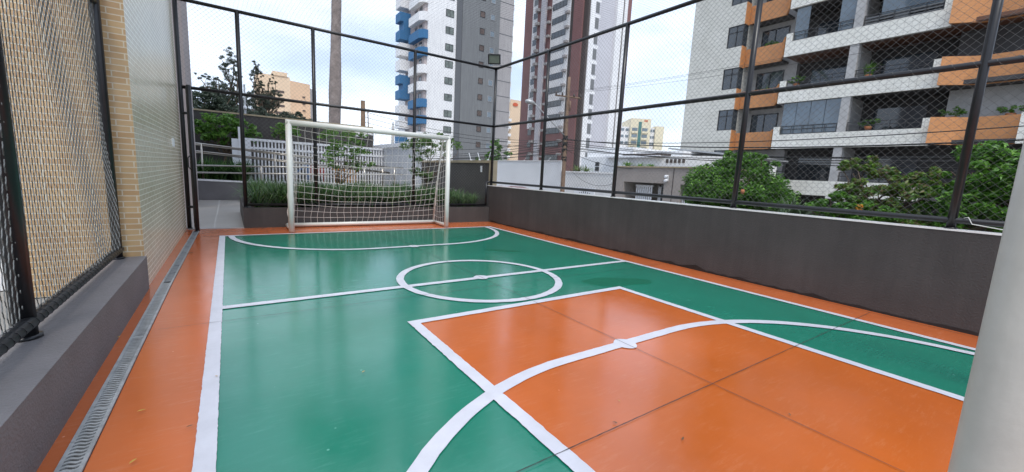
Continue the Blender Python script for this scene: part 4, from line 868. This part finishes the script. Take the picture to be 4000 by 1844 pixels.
# fascias
for k in range(0, NF):
    bz = 0.92+2.86*k; b = MB(); b.box(27.0, 27.18, 1.55, 8.95, bz, bz+0.88); b.box(27.0, 27.18, 8.60, 8.95, bz+0.88, bz+1.38); b.box(27.0, 27.18, 1.55, 1.90, bz+0.88, bz+1.38)
    b.build('fascia', M['tilebright'], t)
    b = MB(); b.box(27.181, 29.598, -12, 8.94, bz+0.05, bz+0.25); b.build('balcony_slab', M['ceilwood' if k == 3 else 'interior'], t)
    b = MB(); b.box(27.03, 27.40, 5.10, 5.52, bz+0.882, bz+2.86+0.045); b.build('pillar', M['conc'], t)
    zt_ = bz+0.88
    for (y0, y1) in ((1.92, 5.08), (5.54, 8.58)):
        b = MB()
        for z in (zt_+0.02, zt_+0.30, zt_+0.50): b.box(27.06, 27.10, y0, y1, z, z+0.035)
        for y in np.linspace(y0+0.02, y1-0.05, 6): b.box(27.065, 27.095, float(y), float(y)+0.03, zt_+0.055, zt_+0.50)
        b.build('railing', M['frame'], t)
    # partition and inner window
    b = MB(); b.box(27.9, 29.6, 5.22, 5.38, bz+0.25, bz+2.9); b.build('partition', M['conc'], t)
    b = MB(); b.box(29.5, 29.598, 2.3, 4.6, bz+0.3, bz+2.4); b.box(29.5, 29.598, 6.0, 8.2, bz+0.3, bz+2.4); b.each('patio_door', M['glass'], t)
for k in (1, 3, 5):
    bz = 0.92+2.86*k; b = MB()
    for i, y0 in enumerate(np.linspace(5.56, 7.86, 4)):
        if k == 3 and i in (1, 2): continue
        b.box(27.20, 27.215, float(y0), float(y0)+0.74, bz+0.90, bz+2.84)
    b.each('balcony_glass', M['blueglass'], t)
bz = 0.92+2.86*3
b = MB(); b.box(27.20, 27.215, 1.92, 4.4, bz+1.35, bz+2.84); b.build('balcony_glass', M['blueglass'], t)
b = MB()
for z in (0.92, 1.08, 1.24): b.box(27.10, 27.13, 1.92, 5.0, bz+z, bz+z+0.07)
b.each('privacy_bar', M['gt_grey'], t)
# orange section and next balconies
for k in range(1, NF):
    bz = 0.92+2.86*k; b = MB(); cv = [(26.55, 1.545), (26.75, 1.25), (27.05, 0.9), (27.35, 0.55), (27.5, 0.2), (27.5, -0.6), (27.42, -1.3)]
    b.prism(cv+[(p[0]+0.15, p[1]+0.0) for p in cv[::-1]], bz+0.02, bz+1.35); b.build('orange_curve', M['orangepl'], t)
    b = MB(); b.box(27.0, 27.18, -12, -1.31, bz, bz+0.9); b.box(27.0, 27.18, -1.7, -1.31, bz+0.9, bz+1.38); b.build('fascia', M['tilebright'], t)
    b = MB(); b.box(28.6, 28.75, -1.2, 1.4, bz+0.25, bz+2.9); b.build('planter_wall', M['conc' if k == 1 else 'interior'], t)
b = MB(); b.box(27.1, 27.6, 4.6, 5.1, TB, 0.92); b.build('ground_pillar', M['offwhite'], t)
b = MB(); b.box(27.1, 27.6, -3.0, -2.5, TB, 3.78); b.build('ground_pillar', M['offwhite'], t)
b = MB(); b.box(26.9, 27.7, 4.3, 5.5, 0.78, 0.918); b.build('capital', M['offwhite'], t)
b = MB(); b.box(26.9, 41, -12.3, 16.0, 22, 22.3); b.build('roof', M['roofgrey'], t)
def potplant(x, y, z, s, lab, lm='bright', grass=True):
    q = thing('balcony_plant', lab, 'plant', (x, y, z), 'plants on the apartment balconies'); b = MB(); b.tube([(x, y, z), (x, y, z+0.25)], [0.13, 0.18], 10); b.build('pot', M['ceramic'], q)
    if grass: straps('foliage', [(x, y, z+0.22, 1.0), (x, y+0.15, z+0.22, 0.8), (x, y-0.15, z+0.22, 0.8)], 30, s, LM[lm], 0.05, q)
    else:
        C, _ = clump_points([(x, y, z+0.25+s*0.5, s*0.7, s*1.0, s*0.5)], 260, clumps=14, cr=0.4); leaves('foliage', C, 0.14, LM[lm], q)
potplant(28.35, 10.4, 8.1-1.0, 0.95, 'spiky grassy plant in the second orange planter from the top'); potplant(28.65, 10.6, 10.35, 0.5, 'leafy plants under the window in the topmost visible orange planter', grass=False)
potplant(27.5, 4.6, 7.55, 0.8, 'palm-like plant right of the pillar on the middle balcony'); potplant(27.5, 4.2, 4.7, 0.5, 'bushy plant behind the rail right of the pillar on the lower balcony', grass=False)
potplant(27.9, 1.0, 5.0, 0.45, 'small green plant at the left end of the lower curved orange balcony', grass=False); potplant(27.9, -0.9, 5.0, 0.45, 'small green plant at the right end of the lower curved orange balcony', grass=False)
potplant(27.5, 8.2, 7.6, 0.45, 'low plant at the left end of the middle balcony', grass=False)

# ------------------------------------------------------------------ street: walls, gatehouse, pole, cables
t = thing('street_wall', 'long plain white street wall, the taller part left of the utility pole', 'wall', (16, 22, STREET))
b = MB(); b.box(16.0, 16.3, 17.0, 60, STREET, 2.30); b.build('wall_body', M['white_wall'], t); b = MB(); b.box(15.96, 16.34, 16.98, 60, 2.30, 2.36); b.build('cap', M['offwhite'], t)
t = thing('street_wall', 'lower white street wall with pale coping right of the utility pole', 'wall', (16, 14, STREET))
b = MB(); b.box(16.0, 16.3, 12.2, 16.97, STREET, 1.58); b.build('wall_body', M['offwhite'], t); b = MB(); b.box(15.95, 16.35, 12.2, 16.97, 1.58, 1.67); b.build('coping', M['coping'], t)
for i, y in enumerate((18.6, 21.5, 25.0)): spike(16.15, y, 2.36, -0.25, ['white slanted wire bracket on the street wall, nearest the utility pole', 'white slanted wire bracket on the street wall, middle of three', 'white slanted wire bracket on the street wall, farthest from the pole'][i])
t = thing('gatehouse', 'taupe gatehouse with white slatted gate and dark doorway across the street', 'building', (16, 9.8, STREET))
b = MB()
b.box(16.0, 19.5, 11.55, 12.18, STREET, 1.98); b.box(16.0, 19.5, 6.0, 11.55, 1.18, 1.98); b.box(16.0, 19.5, 8.0, 8.95, STREET, 1.18); b.box(16.0, 19.5, 6.0, 7.2, STREET, 1.18); b.box(18.5, 19.4, 7.2, 11.55, STREET, 1.18)
b.build('wall', M['taupe'], t)
b = MB(); b.box(15.94, 19.6, 5.95, 12.22, 1.98, 2.05); b.build('coping', M['coping_beige'], t)
b = MB(); b.box(15.99, 16.0, 8.42, 8.46, STREET, 1.97); b.build('joint', M['bt_dbrown'], t)
b = MB()
for y in np.arange(10.0, 11.1, 0.14): b.box(16.5, 16.53, float(y), float(y)+0.09, STREET, 1.05)
b.box(16.49, 16.54, 9.97, 11.1, 0.95, 1.05); b.build('slatted_gate', M['pvc'], t)
b = MB(); b.box(17.0, 17.05, 8.95, 9.9, STREET, 1.1); b.build('doorway', M['glass'], t)
b = MB(); b.box(16.9, 16.98, 9.72, 9.9, -0.2, 1.0); b.build('notice_board', M['pvc'], t)
b = MB()
for y in np.arange(7.25, 7.95, 0.11): b.box(16.2, 16.24, float(y), float(y)+0.05, STREET, 0.6)
b.box(16.19, 16.25, 7.2, 7.99, 0.5, 0.56)
b.build('side_gate', M['pvc'], t)
q = thing('security_camera', 'white twin dome security camera on the gatehouse front', 'camera', (15.9, 8.75, 1.5)); b = MB()
for z in (1.36, 1.56): b.tube([(15.98, 8.75, z), (15.86, 8.76, z-0.02), (15.78, 8.78, z-0.04)], [0.05, 0.09, 0.07], 10)
b.build('domes', M['pvc'], q); b = MB(); b.box(15.96, 15.998, 8.7, 8.8, 1.3, 1.62); b.build('bracket', M['pvc'], q)
q = thing('clay_ornament', 'small terracotta pot hanging in front of the rounded street tree', 'pot', (12.5, 3.3, 1.0)); b = MB(); b.tube([(11.9, 2.95, 0.98), (11.9, 2.95, 1.06), (11.9, 2.95, 1.14)], [0.04, 0.07, 0.05], 10); b.build('bowl', M['ceramic'], q); b = MB(); b.tube([(11.9, 2.95, 1.14), (11.9, 2.95, 1.6)], 0.006, 4); b.build('cord', M['cable'], q)
# white houses behind
t = thing('white_house', 'long low white building with a roof edge behind the lower street wall', 'building', (21, 15, STREET))
b = MB(); b.box(20.0, 25, 8.0, 19.3, STREET, 2.85); b.box(20.6, 25, 14.9, 19.3, 2.85, 3.55); b.box(20.9, 25, 11.3, 14.9, 2.85, 3.25); b.build('wall', M['white_wall'], t)
b = MB(); b.box(19.6, 20.8, 12.0, 16.6, 2.78, 2.9); b.build('eave', M['pvc'], t); b = MB(); b.box(19.7, 20.6, 11.9, 15.0, 2.902, 3.02); b.build('roof_tiles', M['bt_dbrown'], t)
b = MB()
for k in range(5): b.box(19.96, 20.0, 10.5+k*0.28, 10.66+k*0.28, 2.45, 2.68)
b.each('vent_block', M['bt_dbrown'], t)
b = MB()
for z in (1.85, 2.2): b.box(19.95, 20.0, 17.4, 17.75, z, z+0.28)
b.each('wall_vent', M['frame'], t)
t = thing('grey_roof_house', 'low house with a grey pitched roof below the cream tiled block', 'building', (24, 12, STREET))
b = MB(); b.box(22, 26, 8, 12.5, STREET, 3.0); b.build('wall', M['offwhite'], t); b = MB(); b.add([(21.8, 13.0, 3.55), (21.8, 7.8, 3.0), (27, 7.8, 3.0), (27, 13.0, 3.55), (21.8, 13.0, 3.45), (21.8, 7.8, 2.9), (27, 7.8, 2.9), (27, 13.0, 3.45)], [(0, 1, 2, 3), (4, 7, 6, 5), (0, 4, 5, 1), (1, 5, 6, 2), (2, 6, 7, 3), (3, 7, 4, 0)]); b.build('roof', M['roofgrey'], t)
t = thing('satellite_dish', 'pale tilted satellite dish on the white house', 'dish', (20, 14.6, 2.2)); b = MB()
b.add([(19.7+0.12*math.cos(a)*0.5-0.0, 14.8+0.55*math.cos(a), 2.35+0.33*math.sin(a)) for a in np.linspace(0, 2*math.pi, 20, endpoint=False)]+[(19.95, 14.8, 2.3)], [(i, (i+1) % 20, 20) for i in range(20)]); b.build('reflector', M['white_wall'], t); b = MB(); b.tube([(19.95, 14.8, 2.3), (19.99, 14.8, 2.0)], 0.03, 6); b.build('mount', M['lampgrey'], t)
t = thing('street_sign', 'small white board with dark marks just above the court wall', 'sign', (9, 8.4, STREET)); 
b = MB(); b.box(9.0, 9.04, 7.0, 8.1, 0.35, 0.88); b.build('board', M['pvc'], t); b = MB()
for k in range(6): b.box(8.992, 8.998, 7.22+k*0.11, 7.25+k*0.11, 0.67, 0.67+0.06*(1.4-abs(k-2.5)/2.5))
b.each('mark', M['frame'], t); b = MB(); b.box(9.05, 9.09, 7.5, 7.56, STREET, 0.8); b.build('stand', M['lampgrey'], t)
# utility pole
t = thing('utility_pole', 'weathered brown utility pole with crossarm and tangled cables across the street', 'utility pole', (14.9, 16.0, STREET))
pb = np.array([14.75, 15.3, STREET+0.13]); pt = np.array([15.25, 15.95, 7.4])
b = MB(); b.tube([pb+(pt-pb)*s for s in np.linspace(0, 1, 8)], np.linspace(0.15, 0.09, 8), 10); b.build('shaft', M['polewood'], t)
b = MB(); a0 = pb+(pt-pb)*0.86
b.tube([a0+(-0.45, 0.7, 0.12), a0, a0+(0.45, -0.7, -0.12)], 0.05, 6); b.build('crossarm', M['polewood'], t)
b = MB()
for s in (-0.95, -0.45, 0.45, 0.95): q = a0+np.array([0.45*s, -0.7*s, -0.12*s]); b.tube([q, q+(0, 0, 0.12), q+(0, 0, 0.24)], [0.05, 0.06, 0.03], 8)
b.each('insulator', M['bt_dbrown'], t)
b = MB()
for zc in (2.4, 2.9, 3.3, 3.7):
    s = (zc-pb[2])/(pt[2]-pb[2]); q = pb+(pt-pb)*s
    for j in range(7): a = rng.uniform(0, 6.28); b.tube([q+(0.14*math.cos(a+i*0.9), 0.14*math.sin(a+i*0.9), 0.05*i-0.15+0.05*math.sin(i*2)) for i in range(7)], 0.022, 5)
b.each('cable_coil', M['cable'], t)
b = MB()
for q in ((0.0, 0.22, 4.3), (0.03, -0.2, 5.6)): c = pb+(pt-pb)*((q[2]+1.2)/8.6); b.tube([c+(q[0], q[1], -0.3), c+(q[0], q[1], 0.3)], 0.045, 8)
b.each('conduit', M['polewood'], t)
t2 = thing('street_lamp', 'long-armed street lamp fixed to the utility pole', 'street lamp', (15.0, 15.6, 3.6))
p0 = pb+(pt-pb)*((3.75+1.07)/8.47); tip = np.array([13.15, 16.65, 5.66])
b = MB(); b.tube([p0, p0+(tip-p0)*0.55, p0+(tip-p0)*0.9+(0, 0, 0.02), tip+(-0.1, 0.05, 0.06)], [0.04, 0.035, 0.03, 0.03], 8); b.build('arm', M['lampgrey'], t2)
b = MB(); e = tip; dr = np.array([-0.8, 0.5, 0.16]); dr /= np.linalg.norm(dr); b.tube([e-dr*0.05, e+dr*0.15, e+dr*0.4, e+dr*0.55], [0.05, 0.13, 0.15, 0.06], 10); b.build('head', M['lampgrey'], t2)
def cable(p0, p1, sag, r, lab, grp):
    P = [np.array(p0)*(1-s)+np.array(p1)*s-np.array([0, 0, sag*4*s*(1-s)]) for s in np.linspace(0, 1, 24)]
    b = MB(); b.tube(P, r, 5, cap=False); o = b.build('overhead_cable', M['cable']); tag(o, lab, 'cable', grp)
q2 = pb+(pt-pb)*0.5
def pp(z): return pb+(pt-pb)*((z+1.07)/8.47)
rl = 'thin black overhead cable running right from the utility pole past the apartments'; ll = 'thin black overhead cable running left from the utility pole past the towers'
for i, (za, zb, sg) in enumerate(((3.62, 3.65, 0.9), (3.45, 3.3, 1.0), (3.3, 3.1, 0.85), (3.2, 3.5, 1.15), (2.95, 2.8, 0.6), (3.55, 4.2, 0.8), (3.1, 2.5, 0.7))):
    cable(pp(za), (14.2+0.15*i, -14.0, zb), sg, 0.016 if i else 0.024, rl, 'cables running right from the pole')
for i, (za, zb, sg) in enumerate(((6.3, 7.2, 0.8), (6.35, 7.4, 0.8), (6.2, 7.0, 0.8))): cable(a0+(0.45*(i-1), -0.7*(i-1), 0.24), (14.3+0.4*i, -22.0, zb), sg, 0.006, 'very thin power line crossing the sky to the right of the crossarm', 'power lines on the crossarm')
for i, (za, zb, sg) in enumerate(((3.6, 4.2, 0.7), (3.5, 3.9, 0.9), (3.3, 3.5, 0.8), (3.2, 4.0, 1.2), (3.0, 3.2, 0.7), (2.9, 3.4, 1.0), (2.7, 2.9, 0.5))):
    cable(pp(za), (13.2-0.5*i, 48.0, zb), sg, 0.018, ll, 'cables running left from the pole')
for i, (za, x1, y1, z1) in enumerate(((3.4, 4.3, 21.5, 4.2), (3.2, 4.3, 21.5, 3.9), (3.5, 4.3, 21.5, 4.5))): cable(pp(za), (x1, y1, z1), 0.5, 0.012, 'thin black service cable from the utility pole to the short pole behind the goal', 'service cables to the short pole')
cable(pp(3.0), (16.0, 11.0, 1.9), 0.25, 0.012, 'thin black drop cable from the utility pole to the gatehouse', None)
cable(pp(2.2), (16.0, 12.4, 1.0), 0.6, 0.01, 'slack looping cable hanging in front of the lower white wall', None)
t = thing('short_pole', 'short weathered pole behind the dark wall, right of the palm trunk', 'utility pole', (4.25, 21.5, STREET)); b = MB(); b.tube([(4.25, 21.5, STREET), (4.25, 21.5, 2), (4.24, 21.5, 5.1)], [0.17, 0.15, 0.12], 10); b.build('shaft', M['polewood'], t); b = MB(); b.tube([(4.4, 21.5, 3.2), (4.55, 21.5, 3.6), (4.52, 21.5, 4.6)], 0.03, 6); b.build('bracket', M['polewood'], t)
t = thing('far_pole', 'slim distant pole above the white wall, left of the grey tower', 'utility pole', (10.9, 36.5, STREET)); b = MB(); b.tube([(10.9, 36.5, STREET), (10.95, 36.5, 2), (11.0, 36.5, 5.4)], [0.2, 0.17, 0.14], 10); b.build('shaft', M['conc'], t); b = MB(); b.tube([(11, 36.5, 5.4), (11, 36.5, 5.75)], 0.05, 8); b.build('cap', M['bt_dbrown'], t)

# street trees
tree('street_tree', 'rounded bright green street tree in front of the cream tiled block', 'tree', (13.3, 3.7, STREET+0.1), [(13.2, 4.0, 1.15, 1.5, 1.6, 1.1), (13.0, 4.8, 1.0, 1.0, 1.0, 0.75), (13.6, 2.9, 1.15, 0.95, 0.8, 0.85), (13.3, 3.7, 2.05, 1.1, 1.15, 0.6), (13.5, 3.1, 0.3, 1.1, 1.4, 0.8)], 34000, 0.115, LM['street'], 0.14, 230, 0.25, limbs=16, aspect=2.4, shell=0.35)
tree('street_tree', 'loose tree with reddish brown twigs in front of the lower balconies', 'tree', (13.2, -0.3, STREET+0.1), [(12.9, 0.25, 2.0, 0.6, 0.6, 0.38), (13.0, -0.1, 1.15, 0.8, 0.9, 0.55), (13.4, -0.9, 1.6, 0.8, 0.8, 0.5), (13.2, -0.5, 0.3, 1.1, 1.4, 0.6)], 12000, 0.14, LM['mixed'], 0.09, 170, 0.25, limbs=22, aspect=2.2, shell=0.2)
tree('vine_shrub', 'green leafy shrub poking up just above the court wall between the trees', 'shrub', (12.0, 0.2, STREET+0.1), [(12.0, 0.6, 0.7, 0.4, 0.5, 0.3), (12.1, -0.4, 0.7, 0.5, 0.8, 0.3), (12.2, 0.3, 1.0, 0.35, 0.4, 0.25)], 3000, 0.13, LM['street'], 0.06, 50, 0.3, limbs=10)
tree('street_tree', 'dense light green tree beside the near goal post at the right', 'tree', (14.2, -2.9, STREET+0.1), [(14.0, -2.1, 1.9, 1.0, 0.9, 0.75), (14.2, -3.2, 2.0, 1.2, 1.3, 0.85), (14.0, -2.4, 0.9, 1.2, 1.5, 0.9)], 20000, 0.14, LM['street'], 0.13, 160, 0.24, limbs=20, aspect=2.2, shell=0.3)
t = thing('yellow_flowers', 'yellow flower cluster low in the reddish tree above the court wall', 'flower', (11.8, -0.2, 0.75)); C, _ = clump_points([(11.8, -0.25, 0.78, 0.08, 0.1, 0.14)], 60, clumps=6, cr=0.5); leaves('petals', C, 0.05, M['plyel'], t)
t = thing('fan_palm', 'spiky grey-green fan palm between the two street trees', 'palm', (12.6, 1.6, STREET+0.1)); b = MB(); b.tube([(12.6, 1.6, STREET+0.1), (12.6, 1.6, 0.0)], 0.12, 10); b.build('trunk', M['bark'], t)
straps('fronds', [(12.6, 1.6, 0.0, 1.0), (12.6, 1.7, 0.05, 0.9)], 90, 1.15, LM['agave'], 0.07, t, 0.8)
t = thing('fern_plant', 'feathery green plant on the roof of the gatehouse', 'plant', (17, 11.4, 2.0)); straps('fronds', [(16.6, 11.9, 1.95, 1), (16.8, 11.2, 1.95, 0.9), (17.0, 10.6, 1.95, 0.8)], 50, 0.5, LM['bright'], 0.05, t, 0.8)
t = thing('hedge_plant', 'spiky plants growing at the foot of the maroon tower behind the wall', 'plant', (17.2, 16.6, 1)); straps('fronds', [(17.2, 16.6, 1.5, 1), (17.2, 15.9, 1.5, 0.9)], 50, 0.8, LM['mixed'], 0.05, t, 0.8)
tree('slender_tree', 'thin green tree between the grey tower and the maroon tower', 'tree', (28, 44, STREET), [(27.6, 44, 4.4, 0.9, 0.9, 1.8), (26, 44.5, 3.0, 1.2, 1, 0.9), (29.0, 43, 3.2, 0.8, 0.8, 1.2)], 3000, 0.3, LM['street'], 0.15, 60, 0.3, limbs=10)
# parked car
t = thing('parked_car', 'dark red car parked across the street behind the far wall corner', 'car', (11.8, 16.8, STREET))
b = MB(); ps = [(-2.1, 0.35), (-2.12, 0.8), (-1.95, 1.02), (-1.5, 1.12), (-0.95, 1.66), (-0.2, 1.76), (0.9, 1.72), (1.5, 1.2), (2.0, 1.05), (2.12, 0.7), (2.1, 0.35)]
n = len(ps); V = []
for x, k in ((10.95, 1), (11.05, 1), (12.55, 1), (12.65, 1)):
    ins = 0.06 if x in (10.95, 12.65) else 0
    V += [(x+(0.10 if (x == 10.95 and p[1] > 1.15) else -0.10 if (x == 12.65 and p[1] > 1.15) else 0), 16.8+p[0]*(1-ins*0.3), STREET+p[1]-(ins if p[1] > 1 else 0)) for p in ps]
Fs = [(c*n+i, c*n+(i+1) % n, (c+1)*n+(i+1) % n, (c+1)*n+i) for c in range(3) for i in range(n)]+[tuple(range(n))[::-1], tuple(range(3*n, 4*n))]
b.add(V, Fs); b.build('body', M['carred'], t)
b = MB(); b.box(11.03, 11.045, 15.95, 17.9, STREET+1.17, STREET+1.55); b.build('side_window', M['glass'], t)
for (x, y) in ((11.0, 15.5), (12.6, 15.5), (11.0, 18.1), (12.6, 18.1)):
    b = MB(); b.tube([(x-0.1, y, STREET+0.33), (x+0.1, y, STREET+0.33)], 0.33, 18, smooth=False); o = b.build('wheel', M['rubber'], t); b = MB(); b.tube([(x-0.11, y, STREET+0.33), (x+0.11, y, STREET+0.33)], 0.19, 14, smooth=False); b.build('rim', M['lampgrey'], o)

# ------------------------------------------------------------------ debris on floor
def leaf_thing(x, y, s, rot, m, lab, grp=None):
    s *= 0.8
    mb = MB(); c, s_ = math.cos(rot), math.sin(rot); pts = []
    for u, w, h in ((-1, 0, 0), (-0.4, 0.3, 0.12), (0.3, 0.26, 0.15), (1, 0, 0.05), (0.3, -0.26, 0.12), (-0.4, -0.3, 0.14)): pts.append((x+(u*c-w*s_)*s, y+(u*s_+w*c)*s, 0.015+h*s))
    mb.add(pts, [(0, 1, 2, 3), (0, 3, 4, 5)]); tag(mb.build('fallen_leaf', m), lab, 'leaf', grp)
leaf_thing(-2.83, -1.60, 0.022, 0.1, M['fired'], 'yellow narrow leaf lying alone halfway along the near orange strip')
leaf_thing(-2.80, -2.03, 0.022, 0.9, M['fired'], 'yellow leaf closest to the bottom edge of the photo, on the orange strip')
leaf_thing(-2.63, -1.86, 0.018, 0.2, M['drybrown'], 'small dark brown leaf on the orange strip just left of the white sideline')
leaf_thing(-2.54, -1.37, 0.014, 2.3, M['fired'], 'small tan leaf lying on the white left sideline')
leaf_thing(-3.095, -0.44, 0.018, 1.2, M['fired'], 'small yellow leaf between the low grey wall and the drain')
leaf_thing(-1.81, -1.71, 0.016, 0.5, M['fired'], 'single tan leaf on the green floor left of the key')
leaf_thing(-0.68, -2.72, 0.013, 1.5, M['fired'], 'tan crumb of leaf on the orange key above the darker one')
leaf_thing(-0.86, -2.85, 0.018, 2.0, M['drybrown'], 'dark curled leaf on the orange key near the crossing white lines')
leaf_thing(-0.67, -3.11, 0.020, 0.4, M['drybrown'], 'dark flat leaf on the orange key below the cross joint')
leaf_thing(0.05, -3.29, 0.018, 0.8, M['drybrown'], 'brown leaf on the orange key close to the lengthwise joint, right side')
leaf_thing(-2.89, 2.58, 0.05, 0.0, M['drybrown'], 'dark brown curled leaf at the far part of the drain')
